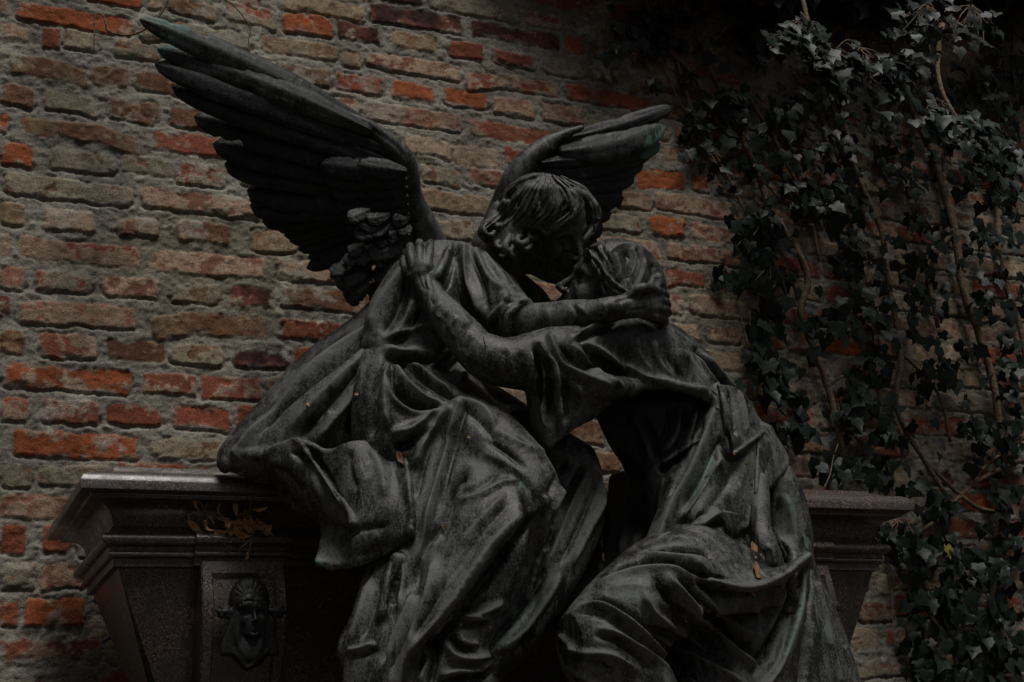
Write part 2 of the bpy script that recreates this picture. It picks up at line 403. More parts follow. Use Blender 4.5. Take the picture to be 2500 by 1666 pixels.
class Clay:
    def __init__(s, lo, hi, h):
        s.lo = np.array(lo, float); s.h = h; s.n = np.ceil((np.array(hi) - s.lo) / h).astype(int) + 1
        s.f = np.full(s.n, .03, np.float32)
    def win(s, lo, hi):
        a = np.clip(np.floor((np.asarray(lo) - s.lo) / s.h).astype(int), 0, s.n); b = np.clip(np.ceil((np.asarray(hi) - s.lo) / s.h).astype(int) + 1, 0, s.n)
        if np.any(b <= a): return None
        sl = tuple(slice(i, j) for i, j in zip(a, b))
        ax = [s.lo[k] + s.h * np.arange(a[k], b[k]) for k in range(3)]
        return sl, ax[0][:, None, None], ax[1][None, :, None], ax[2][None, None, :]
    def put(s, sl, d, k, cut):
        a = s.f[sl]
        if cut: a = -a
        if k > 0:
            r = np.minimum(a, d) - np.maximum(k - np.abs(a - d), 0) ** 2 / (4 * k)
            if cut: a = s.f[sl]; r = np.maximum(a, -d) + np.maximum(k - np.abs(a + d), 0) ** 2 / (4 * k)
        else: r = np.maximum(s.f[sl], -d) if cut else np.minimum(a, d)
        s.f[sl] = r
    def tubew(s, W, R, k=.012, dep=1.0, cut=False):
        """tube through world points W with radii R (metres)"""
        W = np.asarray(W, float); R = np.asarray(R, float)
        m = max(k, .008) + s.h * 2
        big = s.win((W - R[:, None] / min(1, 1 / dep if dep > 1 else 1)).min(0) - m - R.max() * max(0, dep - 1), (W + R[:, None]).max(0) + m + R.max() * max(0, dep - 1))
        if big is None: return
        sl0 = big[0]; D = np.full(s.f[sl0].shape, .06, np.float32); o = np.array([q.start for q in sl0])
        for i in range(len(W) - 1):
            a, b, ra, rb = W[i], W[i + 1], R[i], R[i + 1]; rm = max(ra, rb)
            e = np.array([rm, rm * max(1, dep), rm]) + m
            w = s.win(np.minimum(a, b) - e, np.maximum(a, b) + e)
            if w is None: continue
            sl, X, Y, Z = w
            sl = tuple(slice(q.start - p, q.stop - p) for q, p in zip(sl, o))
            # clip to the big window
            sl = tuple(slice(max(0, q.start), q.stop) for q in sl)
            X, Y, Z = X[-(sl[0].stop - sl[0].start):], Y[:, -(sl[1].stop - sl[1].start):], Z[:, :, -(sl[2].stop - sl[2].start):]
            sub = D[sl]; nx, ny, nz = sub.shape; X, Y, Z = X[:nx], Y[:, :ny], Z[:, :, :nz]
            ab = (b - a) / np.array([1, dep, 1]); L2 = ab @ ab + 1e-12
            px, py, pz = X - a[0], (Y - a[1]) / dep, Z - a[2]
            t = np.clip((px * ab[0] + py * ab[1] + pz * ab[2]) / L2, 0, 1)
            d = np.sqrt((px - t * ab[0]) ** 2 + (py - t * ab[1]) ** 2 + (pz - t * ab[2]) ** 2) - (ra + (rb - ra) * t)
            np.minimum(sub, d, out=D[sl])
        s.put(sl0, D, k, cut)
    def tube(s, pts, k=.012, dep=1.0, cut=False, n=6):
        """pts: (photo x, photo y, w, radius in photo pixels)"""
        W = np.array([P3(p) for p in pts]); R = np.array([p[3] for p in pts]) * mpp(W)
        Q = catmull(np.hstack([W, R[:, None]]), n); s.tubew(Q[:, :3], np.maximum(Q[:, 3], .001), k, dep, cut)
    def ellw(s, c, rad, axes, k=.012, cut=False):
        c = np.asarray(c, float); rad = np.asarray(rad, float); A = np.asarray(axes, float)
        e = np.sqrt(((A * rad[:, None]) ** 2).sum(0)) + max(k, .008) + 2 * s.h
        w = s.win(c - e, c + e)
        if w is None: return
        sl, X, Y, Z = w
        q = [(X - c[0]) * A[i, 0] + (Y - c[1]) * A[i, 1] + (Z - c[2]) * A[i, 2] for i in range(3)]
        k0 = np.sqrt(sum((q[i] / rad[i]) ** 2 for i in range(3))); k1 = np.sqrt(sum((q[i] / rad[i] ** 2) ** 2 for i in range(3))) + 1e-6
        s.put(sl, (k0 * (k0 - 1) / k1).astype(np.float32), k, cut)
    def ell(s, p, rpx, ang=0, k=.012, cut=False):
        """ellipsoid: centre (x, y, w), radii in photo pixels (across, up, towards viewer), turned ang degrees clockwise in the picture"""
        c = P3(p); m = mpp(c); t = math.radians(ang); A = np.array([CR * math.cos(t) - CU * math.sin(t), CR * math.sin(t) + CU * math.cos(t), CB])
        s.ellw(c, np.array(rpx) * m, A, k, cut)
    def sheet(s, rows, t=10, k=.008, n=14, cut=False):
        """thick cloth through a net of (x, y, w) points; t = half thickness in photo pixels"""
        W = np.array([[P3(p) for p in r] for r in rows]); m = mpp(W.reshape(-1, 3)).mean()
        L = max(np.linalg.norm(np.diff(W, axis=0), axis=2).max(), np.linalg.norm(np.diff(W, axis=1), axis=2).max())
        tw = t * m; n = int(np.ceil(L / min(max(.4 * tw, s.h), 2.0 * s.h)))
        a = np.stack([catmull(W[:, j], n) for j in range(W.shape[1])], 1)
        G = np.stack([catmull(a[i], n) for i in range(a.shape[0])], 0).reshape(-1, 3)
        R = tw + max(k, .004) * .8 + s.h
        w = s.win(G.min(0) - R, G.max(0) + R)
        if w is None: return
        sl = w[0]; o = np.array([q.start for q in sl]); D = np.full(s.f[sl].shape, .03, np.float32)
        key = np.round((G - s.lo) / min(max(.4 * tw, s.h), 2.0 * s.h) * 1.15).astype(int); _, u = np.unique(key, axis=0, return_index=True); G = G[u]
        r = int(np.ceil(R / s.h)); g = np.arange(-r, r + 1); O = np.stack(np.meshgrid(g, g, g, indexing='ij'), -1).reshape(-1, 3)
        O = O[(O ** 2).sum(1) <= (r + 1) ** 2]
        base = np.round((G - s.lo) / s.h).astype(int)
        flat = D.ravel(); sh = np.array(D.shape)
        for off in O:
            I = base + off - o
            ok = np.all((I >= 0) & (I < sh), 1)
            d = np.linalg.norm((base[ok] + off) * s.h + s.lo - G[ok], axis=1) - tw
            np.minimum.at(flat, np.ravel_multi_index(I[ok].T, sh), d.astype(np.float32))
        s.put(sl, D, k, cut)
    def mesh(s, smooth=2):
        g = vdb.FloatGrid(.03); f = s.f.copy()
        f[0], f[-1], f[:, 0], f[:, -1], f[:, :, 0], f[:, :, -1] = (.03,) * 6
        g.copyFromArray(np.ascontiguousarray(f), tolerance=0.0)
        P, Q = g.convertToQuads(0.0) if hasattr(g, 'convertToQuads') else g.convertToPolygons(0.0)[::2]
        V = np.asarray(P, float) * s.h + s.lo; Q = np.asarray(Q, np.int64)
        V = relax(V, Q, smooth)
        a = Q[:len(Q)]; nrm = np.cross(V[a[:, 2]] - V[a[:, 0]], V[a[:, 3]] - V[a[:, 1]]); vol = np.einsum('ij,ij->i', nrm, V[a].mean(1) - V.mean(0)).sum()
        if vol < 0: Q = Q[:, ::-1].copy()
        return V, Q
def relax(V, Q, it, lam=.5):
    n = len(V); i = Q.ravel(); j = np.roll(Q, -1, 1).ravel()
    deg = np.bincount(i, minlength=n) + np.bincount(j, minlength=n)
    for _ in range(it):
        S_ = np.stack([np.bincount(i, V[j, c], n) + np.bincount(j, V[i, c], n) for c in range(3)], 1) / np.maximum(deg, 1)[:, None]
        V = V + lam * (S_ - V)
    return V
def vnormals(V, Q):
    fn = np.cross(V[Q[:, 2]] - V[Q[:, 0]], V[Q[:, 3]] - V[Q[:, 1]]); n = np.zeros_like(V)
    for c in range(3):
        for k in range(4): n[:, c] += np.bincount(Q[:, k], fn[:, c], len(V))
    return n / (np.linalg.norm(n, axis=1) + 1e-12)[:, None]
def chisel(V, Q, strokes, layer=.03, post=0):
    """press ridges and grooves into the side of the mesh the strokes were drawn on.
    stroke: (points [(x, y)...], height in mm, width left, width right[, 'o' = no taper at the start, 'c' = none at the end])"""
    x, y, z = to_px(V); nrm = vnormals(V, Q); view = V - CAMP; view /= np.linalg.norm(view, axis=1)[:, None]
    face = -(nrm * view).sum(1)
    B = 9; bi = np.clip((x // B).astype(int), -40, 400) + 40; bj = np.clip((y // B).astype(int), -40, 400) + 40
    Zb = np.full((441, 441), 99.); np.minimum.at(Zb, (bi, bj), z)
    front = (z < Zb[bi, bj] + layer) * np.clip(face * 2.2 + .35, 0, 1)
    ei, ej = Q.ravel(), np.roll(Q, -1, 1).ravel(); dg = np.bincount(ei, minlength=len(V)) + np.bincount(ej, minlength=len(V)) + 1.0
    for _ in range(7): front = (front + np.bincount(ei, front[ej], len(V)) + np.bincount(ej, front[ei], len(V))) / dg
    front = np.clip(front * 1.25 - .12, 0, 1)
    disp = np.zeros(len(V)); wear = np.zeros(len(V))
    for st in strokes:
        pts, amp, wl, wr = st[:4]; fl = st[4] if len(st) > 4 else ''
        P = catmull(np.asarray(pts, float), 8); m = 2.6 * max(wl, wr)
        I = np.nonzero((x > P[:, 0].min() - m) & (x < P[:, 0].max() + m) & (y > P[:, 1].min() - m) & (y < P[:, 1].max() + m) & (front > 0))[0]
        if len(I) == 0: continue
        seg = np.diff(P, axis=0); L = np.hypot(seg[:, 0], seg[:, 1]); cum = np.concatenate([[0], np.cumsum(L)]); T = cum[-1]
        best = np.full(len(I), 1e9); sd = np.zeros(len(I)); tt = np.zeros(len(I)); qx, qy = x[I], y[I]
        for k in range(len(seg)):
            dx, dy = qx - P[k, 0], qy - P[k, 1]; t = np.clip((dx * seg[k, 0] + dy * seg[k, 1]) / (L[k] ** 2 + 1e-9), 0, 1)
            ex, ey = dx - t * seg[k, 0], dy - t * seg[k, 1]; d2 = ex * ex + ey * ey; b = d2 < best
            best = np.where(b, d2, best); cr = seg[k, 0] * ey - seg[k, 1] * ex          # > 0 right of travel (y runs down)
            sd = np.where(b, np.sign(cr), sd); tt = np.where(b, (cum[k] + t * L[k]) / T, tt)
        d = np.sqrt(best); w = np.where(sd > 0, wr, wl)
        g = np.exp(-(d / w) ** 1.45 * 1.25)
        e = np.ones(len(I)); tp = .22
        if 'o' not in fl: e *= sst(0, tp, tt)
        if 'c' not in fl: e *= sst(0, tp, 1 - tt)
        disp[I] += amp * .00122 * g * e * front[I]; wear[I] += np.clip(amp / 10, -1, 1.2) * g ** 1.5 * e * front[I]
    V = V + nrm * disp[:, None]; chisel.wear = wear
    return relax(V, Q, post, .35) if post else V
def crisp(V, Q, it=14, k=.8):
    """sharpen folds: push every vertex away from its smoothed position"""
    D = V - relax(V, Q, it); L = np.linalg.norm(D, axis=1)
    return V + D * (k * np.minimum(1, .010 / (L + 1e-9)))[:, None]
def grit(V, Q, amp=.0006, freq=60, seed=5):
    n = vnormals(V, Q)
    d = fbm(V[:, 0] + V[:, 1] * .7, V[:, 2] + V[:, 1] * .4, freq, 3, seed) - .5
    return V + n * (d * amp * 2)[:, None]
def bronze(name, base, dust, green, amount=.5, verd=.5, spec=.3):
    """black bronze under a mottled grey-green weathering crust with streaks of verdigris"""
    m, nt, b = mat_nodes(name); p = geo_pos(nt)
    mp = N(nt, 'ShaderNodeMapping'); mp.inputs['Scale'].default_value = (1.0, 1.0, .38); nt.links.new(p, mp.inputs['Vector']); ps = mp.outputs[0]   # rain draws it downwards
    big = noise(nt, ps, 11, 5, .62, .5); mid = noise(nt, ps, 46, 6, .7, .6); fin = noise(nt, p, 330, 3, .85); grn = noise(nt, p, 150, 3, .7)
    def add(a, b_, k=1.0):
        q = N(nt, 'ShaderNodeMath', operation='MULTIPLY_ADD'); nt.links.new(b_, q.inputs[0]); q.inputs[1].default_value = k; nt.links.new(a, q.inputs[2]); return q.outputs[0]
    g = add(add(add(big, mid, 1.15), fin, 1.25), grn, .5)
    rub = N(nt, 'ShaderNodeAttribute', attribute_name='rubbed_lit').outputs['Fac']; rn = N(nt, 'ShaderNodeMath', operation='MULTIPLY'); nt.links.new(rub, rn.inputs[0]); nt.links.new(mid, rn.inputs[1]); g = add(g, rn.outputs[0], .75)
    mr = N(nt, 'ShaderNodeMapRange'); lo = 2.16 - .5 * amount
    mr.inputs['From Min'].default_value = lo - .13; mr.inputs['From Max'].default_value = lo + .19; nt.links.new(g, mr.inputs['Value'])
    c = mix(nt, mr.outputs[0], base, dust)
    pale = noise(nt, ps, 24, 6, .72, .8); c = mix(nt, ramp(nt, add(pale, fin, .22), [(.72, (0, 0, 0)), (.80, (1, 1, 1))]), c, tuple(1.75 * x for x in dust))
    v = noise(nt, ps, 9, 6, .72, .7); t0 = .82 - .14 * verd
    va = N(nt, 'ShaderNodeAttribute', attribute_name='verdigris').outputs['Fac']; vm = N(nt, 'ShaderNodeMath', operation='MULTIPLY'); nt.links.new(va, vm.inputs[0]); nt.links.new(mid, vm.inputs[1]); v = add(v, vm.outputs[0], .36)
    c = mix(nt, ramp(nt, add(v, fin, .2), [(t0, (0, 0, 0)), (t0 + .05, (1, 1, 1))]), c, green)
    nt.links.new(c, b.inputs['Base Color'])
    nt.links.new(ramp(nt, mr.outputs[0], [(0, (.40, .40, .40)), (1, (.72, .72, .72))]), b.inputs['Roughness'])
    b.inputs['Specular IOR Level'].default_value = spec
    nt.links.new(bump(nt, fin, .0008, .6, bump(nt, grn, .0016, .45, bump(nt, mid, .006, .45))), b.inputs['Normal'])
    return m
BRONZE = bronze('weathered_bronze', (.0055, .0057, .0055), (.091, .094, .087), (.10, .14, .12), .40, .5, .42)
SKIN = bronze('black_bronze', (.007, .007, .0072), (.036, .038, .035), (.06, .095, .08), .42, .3, .25)
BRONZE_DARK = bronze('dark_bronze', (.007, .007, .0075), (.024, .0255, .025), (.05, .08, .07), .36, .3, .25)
def clay_obj(name, clay, mat, parent, strokes=(), layer=.03, smooth=2, post=1, gr=.0006, sharp=(14, .9), green=()):
    V, Q = clay.mesh(smooth)
    wr = np.zeros(len(V))
    for grp in strokes: V = chisel(V, Q, grp, layer, post); wr += chisel.wear      # strokes: passes, each a list of strokes
    gw = None
    if green: chisel(V, Q, green, layer); gw = np.clip(chisel.wear * 10, 0, 1.2)
    if sharp and strokes: V = crisp(V, Q, *sharp)
    if gr: V = grit(V, Q, gr)
    me = new_mesh(name, V, Q.astype(np.int32))
    at_ = me.attributes.new('rubbed_lit', 'FLOAT', 'POINT'); at_.data.foreach_set('value', np.clip(wr, 0, 1).astype(np.float32))    # ridges worn pale by rain, also painted lighter as highlights
    if gw is not None: me.attributes.new('verdigris', 'FLOAT', 'POINT').data.foreach_set('value', gw.astype(np.float32))
    return child(name, me, mat, parent)
# ================================================================ heads and hands
def frame(f, u0):
    f = np.asarray(f, float); f = f / np.linalg.norm(f); f = f[0] * CR + f[1] * CU + f[2] * CB
    u = u0[0] * CR + u0[1] * CU + (u0[2] if len(u0) > 2 else 0) * CB; u = u - (u @ f) * f; u /= np.linalg.norm(u)
    return np.array([f, u, np.cross(f, u)])
class Head:
    """a head of 0.23 m in its own axes: f forwards, u up, s to one side; eyes at u = 0"""
    def __init__(s, O, A, k): s.O, s.A, s.k = np.asarray(O), A, k
    def p(s, f, u, c=0): return s.O + s.k * (f * s.A[0] + u * s.A[1] + c * s.A[2])
    def e(s, cl, c, r, k=.012, cut=False): cl.ellw(s.p(*c), np.array(r) * s.k, s.A, k * s.k, cut)
    def t(s, cl, pts, k=.008, cut=False, n=5):
        W = np.array([list(s.p(*q[:3])) + [q[3] * s.k] for q in pts]); Q = catmull(W, n); cl.tubew(Q[:, :3], Q[:, 3], k * s.k, 1.0, cut)
    def build(s, cl, lids=.5):
        s.e(cl, (-.008, .028, 0), (.098, .088, .076))
        s.e(cl, (.030, -.028, 0), (.060, .082, .060), .02)
        s.e(cl, (.045, .040, 0), (.046, .050, .058), .02)
        for q in (-1, 1):
            s.t(cl, [(-.008, -.03, q * .055, .018), (.014, -.066, q * .046, .018), (.045, -.086, q * .027, .016), (.072, -.093, q * .010, .014)], .024)
            s.e(cl, (.054, -.028, q * .038), (.026, .025, .021), .016)
        s.e(cl, (.0775, -.0945, 0), (.0145, .0140, .017), .014)
        s.e(cl, (.064, -.060, 0), (.030, .028, .033), .016)
        for q in (-1, 1):
            s.e(cl, (.093, -.001, q * .0315), (.019, .0125, .019), .010, True)
            s.t(cl, [(.089, .019, q * .010, .0050), (.087, .0225, q * .027, .0052), (.072, .016, q * .046, .005)], .012)
            s.e(cl, (.0655, -.0015, q * .031), (.0150, .0135, .0155), .002)
            s.t(cl, [(.077, -.001, q * .0165, .0022), (.0805, .0065 - .008 * lids, q * .028, .0026), (.072, .0035 - .006 * lids, q * .042, .0024), (.065, -.003, q * .049, .002)], .003)
            s.t(cl, [(.077, -.003, q * .017, .0018), (.0775, -.0095, q * .030, .0022), (.067, -.006, q * .044, .002)], .004)
        s.t(cl, [(.086, .016, 0, .0066), (.094, -.006, 0, .0066), (.104, -.026, 0, .0080), (.1085, -.035, 0, .0088)], .009)
        s.e(cl, (.1080, -.0350, 0), (.0088, .0080, .0085), .004)
        for q in (-1, 1):
            s.e(cl, (.0975, -.0395, q * .0105), (.0105, .0066, .0058), .004)
            s.e(cl, (.103, -.0475, q * .0055), (.0055, .004, .0035), .002, True)
            s.t(cl, [(.094, -.0665, 0, .0048), (.0925, -.0652, q * .007, .0052), (.0805, -.0690, q * .0225, .0022)], .004)
            s.t(cl, [(.0915, -.0775, 0, .0058), (.089, -.0772, q * .008, .0055), (.080, -.0705, q * .0215, .002)], .005)
            s.t(cl, [(.0975, -.0712, 0, .0014), (.094, -.0708, q * .010, .0014), (.082, -.0700, q * .023, .0012)], .002, True)
            s.t(cl, [(.094, -.050, q * .0035, .0016), (.095, -.060, q * .0042, .0012)], .003, False)
        s.e(cl, (.092, -.0885, 0), (.010, .0045, .012), .008, True)
def hand(cl, fingers, k=.006):
    for fg in fingers: cl.tube(fg, k, n=5)
# ================================================================ bronze angel
base_a = at(1060, 1150, YR + .02)
angel = empty('angel_statue', tuple(base_a), label='dark bronze winged angel seated on the sarcophagus, bending to kiss the veiled woman', cat='statue')
def box_of(pts, pad):
    W = np.array([P3(p) for p in pts]); return W.min(0) - pad, W.max(0) + pad
HA = Head(P3((1329, 561, .0)), frame((.76, -.29, .58), (-.35, 1.0, 0)), 1.0)
# --- body: head, neck, chest under the robe and the near arm with its hand
lo, hi = box_of([(1060, 420, .0), (1640, 900, .1), (1060, 800, -.12), (1560, 740, .25)], .05)
c = Clay(lo, hi, .0024)
HA.build(c, .7)
c.tube([(1180, 700, -.08, 62), (1215, 645, -.06, 62), (1262, 602, -.04, 60), (1298, 570, -.02, 58)], .03)
c.tube([(1195, 770, .0, 50), (1262, 790, .04, 50), (1340, 784, .085, 46), (1400, 774, .125, 42), (1450, 764, .162, 33), (1487, 757, .185, 28)], .012)
c.tube([(1480, 758, 0.185, 27), (1520, 750, 0.193, 31), (1560, 742, 0.190, 34), (1585, 742, 0.180, 32)], .014, dep=.7)
hand(c, [[(1575, 722, 0.193, 13), (1600, 714, 0.190, 12), (1618, 716, 0.163, 10.5), (1626, 722, 0.128, 9)],
         [(1583, 738, 0.193, 13.5), (1606, 733, 0.186, 12), (1624, 738, 0.158, 11), (1629, 746, 0.123, 9)],
         [(1583, 754, 0.190, 13), (1606, 753, 0.184, 12), (1626, 758, 0.158, 11), (1630, 766, 0.123, 9.5)],
         [(1575, 768, 0.186, 12), (1600, 773, 0.180, 11.5), (1620, 781, 0.153, 10.5), (1624, 788, 0.123, 9)],
         [(1540, 724, 0.203, 14), (1562, 706, 0.216, 12.5), (1586, 703, 0.213, 11), (1608, 711, 0.196, 9.5)]])
ARM_A = [[([(1275, 752), (1290, 790), (1280, 832)], -3, 9, 9), ([(1330, 745), (1345, 790), (1335, 828)], 3, 12, 14), ([(1390, 735), (1410, 770), (1400, 812)], -2.5, 10, 9),
          ([(1400, 742), (1430, 765), (1425, 795)], 2.5, 10, 12), ([(1470, 735), (1480, 760), (1470, 785)], 1.6, 6, 8), ([(1310, 800), (1370, 805), (1440, 788)], 2.5, 14, 10),
          ([(1500, 740), (1540, 728), (1580, 722)], -1.5, 8, 7), ([(1535, 758), (1580, 755)], -1.2, 6, 6)]]
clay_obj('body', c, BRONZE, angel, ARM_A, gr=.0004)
# --- hair
lo, hi = box_of([(1150, 400, .0), (1490, 640, .1), (1200, 500, -.16), (1300, 500, .14)], .05)
c = Clay(lo, hi, .0019)
EC, ER = HA.p(-.012, .036, 0), np.array([.101, .089, .084]) * HA.k
HA.e(c, (-.012, .036, 0), (.101, .089, .084), .01)
HA.e(c, (.112, -.046, 0), (.086, .086, .130), .014, True)        # open for the face
HA.e(c, (.010, -.125, 0), (.13, .06, .12), .014, True)           # and the neck
def on_cap(px, py, lift=0.0):
    """where the view through a photo pixel meets the cap of hair (or its rim)"""
    d = rays([(px, py)])[0]; d /= np.linalg.norm(d); o = CAMP - EC
    A_ = HA.A / (ER + lift)[:, None]; dd, oo = A_ @ d, A_ @ o
    a, b, c_ = dd @ dd, dd @ oo, oo @ oo - 1; disc = b * b - a * c_
    return CAMP + d * ((-b - math.sqrt(max(disc, 0))) / a)
def wc(x, y, lift=0.0): return YR - on_cap(x, y, lift)[1]
def roll(pts, r, lift=.004, k=.005):
    c.tube([(x, y, wc(x, y, lift), q) for (x, y), q in zip(pts, r)], k)
hr = random.Random(11)
def lock(path, r0, r1, wav=4, lift=-.001):
    P = catmull(np.array(path, float), 5); n = len(P); ph = hr.uniform(0, 6); L = np.concatenate([[0], np.cumsum(np.hypot(*np.diff(P, axis=0).T))]); wl = hr.uniform(60, 95)
    T = np.gradient(P, axis=0); T /= np.linalg.norm(T, axis=1)[:, None] + 1e-9
    W_, R_ = [], []
    for k in range(n):
        t = k / (n - 1); o = wav * math.sin(L[k] / wl * 6.28 + ph) * min(1, t * 2)
        w = on_cap(P[k, 0] - T[k, 1] * o, P[k, 1] + T[k, 0] * o, lift + .0025 * math.sin(t * 3.1)); W_.append(w); R_.append((r0 + (r1 - r0) * t) * mpp(w) * (.30 + .95 * math.sin(3.14 * min(1, .08 + t * .85)) ** 1.2))
    c.tubew(np.array(W_), np.array(R_), .003)
def family(a, b, n, r0=6, r1=3.5, wav=4, jit=4, lift=.0):
    for i in range(n):
        t = (i + hr.uniform(.2, .8)) / n
        lock([((p[0] * (1 - t) + q[0] * t) + hr.gauss(0, jit), (p[1] * (1 - t) + q[1] * t) + hr.gauss(0, jit)) for p, q in zip(a, b)], r0 * hr.uniform(.7, 1.25), r1, wav, lift + hr.uniform(0, .002))
# soft masses first: side wave, fringe roll, lock over the far temple, nape
roll([(1300, 470), (1290, 510), (1268, 538), (1240, 550)], (24, 22, 18, 13), .0)
roll([(1340, 470), (1345, 510), (1330, 540), (1300, 552)], (24, 22, 18, 13), .0)
roll([(1398, 476), (1404, 508), (1390, 536), (1358, 554), (1322, 556)], (14, 15, 15, 14, 10), .004)
roll([(1398, 470), (1432, 486), (1452, 508), (1456, 534)], (14, 15, 13, 11), .002)
c.tube([(1440, 490, .05, 12), (1456, 520, .04, 13), (1450, 552, .035, 10), (1436, 576, .035, 8), (1424, 588, .035, 5)], .005)
c.tube([(1240, 500, wc(1240, 500), 16), (1222, 524, wc(1226, 520), 15), (1203, 540, .0, 13), (1184, 552, .0, 11), (1176, 570, .0, 10), (1187, 586, .005, 8)], .006)
c.tube([(1212, 552, .01, 10), (1197, 546, .012, 9), (1184, 557, .012, 9), (1185, 571, .014, 9), (1197, 577, .016, 8), (1206, 568, .016, 6)], .005)
c.tube([(1225, 520, -.02, 32), (1210, 560, -.02, 28), (1216, 600, -.01, 22)], .01); c.tube([(1250, 560, .02, 26), (1240, 598, .015, 20), (1232, 622, .01, 12)], .01); c.tube([(1275, 560, wc(1275, 560), 14), (1262, 592, .04, 13)], .008)
c.tube([(1194, 562, .04, 4.5), (1194, 562, -.03, 5)], .003, cut=True)
family([(1346, 432), (1392, 466), (1408, 506), (1374, 548)], [(1318, 432), (1264, 466), (1226, 520), (1192, 554)], 17, 7, 4, 6, 3, -.0015)
family([(1364, 434), (1404, 470), (1414, 512), (1366, 556)], [(1352, 434), (1384, 484), (1384, 530), (1322, 560)], 4, 8, 5, 4, 3, .006)
family([(1318, 432), (1258, 458), (1232, 500), (1195, 548)], [(1296, 434), (1246, 458), (1222, 495), (1196, 535)], 4, 7.5, 4, 3, 3, .0)
family([(1364, 434), (1412, 464), (1440, 502), (1448, 560)], [(1392, 444), (1436, 470), (1452, 505), (1452, 540)], 4, 7.5, 5, 3, 3, .003)
family([(1290, 490), (1270, 520), (1244, 552), (1236, 590)], [(1330, 505), (1318, 538), (1285, 560), (1264, 592)], 5, 8, 5, 5, 3, .004)
def hook(x, y, size, ang, dirn, r=6.5, tail=1.6, w=None, dz=.008):
    """the loose end of a lock, turned up into a curl"""
    pts = []; ca, sa = math.cos(ang), math.sin(ang); w = wc(x, y, .002) if w is None else w
    for k in range(13):
        t = k / 12
        if t < .4: u, v = 1.0, -tail * (1 - t / .4)
        else:
            q = (t - .4) / .6 * 3.9; rr_ = 1 - .5 * (t - .4) / .6; u, v = rr_ * math.cos(q), rr_ * math.sin(q)
        u *= dirn; pts.append((x + size * (u * ca - v * sa), y + size * (u * sa + v * ca), w + dz * math.sin(t * 3.1), r * (.8 + .5 * math.sin(3.14 * min(1, t * .8 + .1))) * (1 - .3 * t)))
    c.tube(pts, .0035, n=2)
for q in ((1240, 572, 14, .4, 1, 8, 1.8), (1245, 604, 13, .5, -1, 8, 1.6, .035), (1272, 584, 13, .9, 1, 7.5, 1.6, .052), (1300, 572, 12, 1.2, 1, 7), (1220, 596, 13, .1, 1, 8, 1.6, .01), (1256, 618, 9, .2, -1, 6, 1.4, .035), (1334, 562, 10, 1.4, 1, 6), (1228, 622, 9, .2, 1, 6, 1.4, .01), (1284, 602, 8, .6, 1, 5.5, 1.4, .05)):
    hook(*q)
HS = []
def flow(a, b, n, amp, w, j=1.5):
    for i in range(n):
        t = (i + .5) / n; q = [(p[0] * (1 - t) + r[0] * t + rng.normal(0, j), p[1] * (1 - t) + r[1] * t + rng.normal(0, j)) for p, r in zip(a, b)]
        HS.append((q, amp * rng.uniform(.5, 1.2) * (1 if i % 2 else -1), w, w * rng.uniform(.8, 1.4), 'oc' if i % 3 else 'o'))
flow([(1350, 430), (1394, 466), (1408, 510), (1366, 550)], [(1320, 428), (1264, 464), (1222, 518), (1186, 554)], 23, 2.0, 3.4)
flow([(1356, 430), (1412, 464), (1442, 502), (1448, 562)], [(1390, 438), (1440, 470), (1460, 515), (1448, 580)], 9, 1.8, 3.4)
flow([(1318, 428), (1258, 455), (1228, 500), (1190, 548)], [(1296, 430), (1240, 456), (1214, 495), (1192, 545)], 7, 1.8, 3.4)
clay_obj('hair', c, BRONZE, angel, [HS], layer=.05, smooth=1, post=0, gr=.0004, sharp=(8, .4))
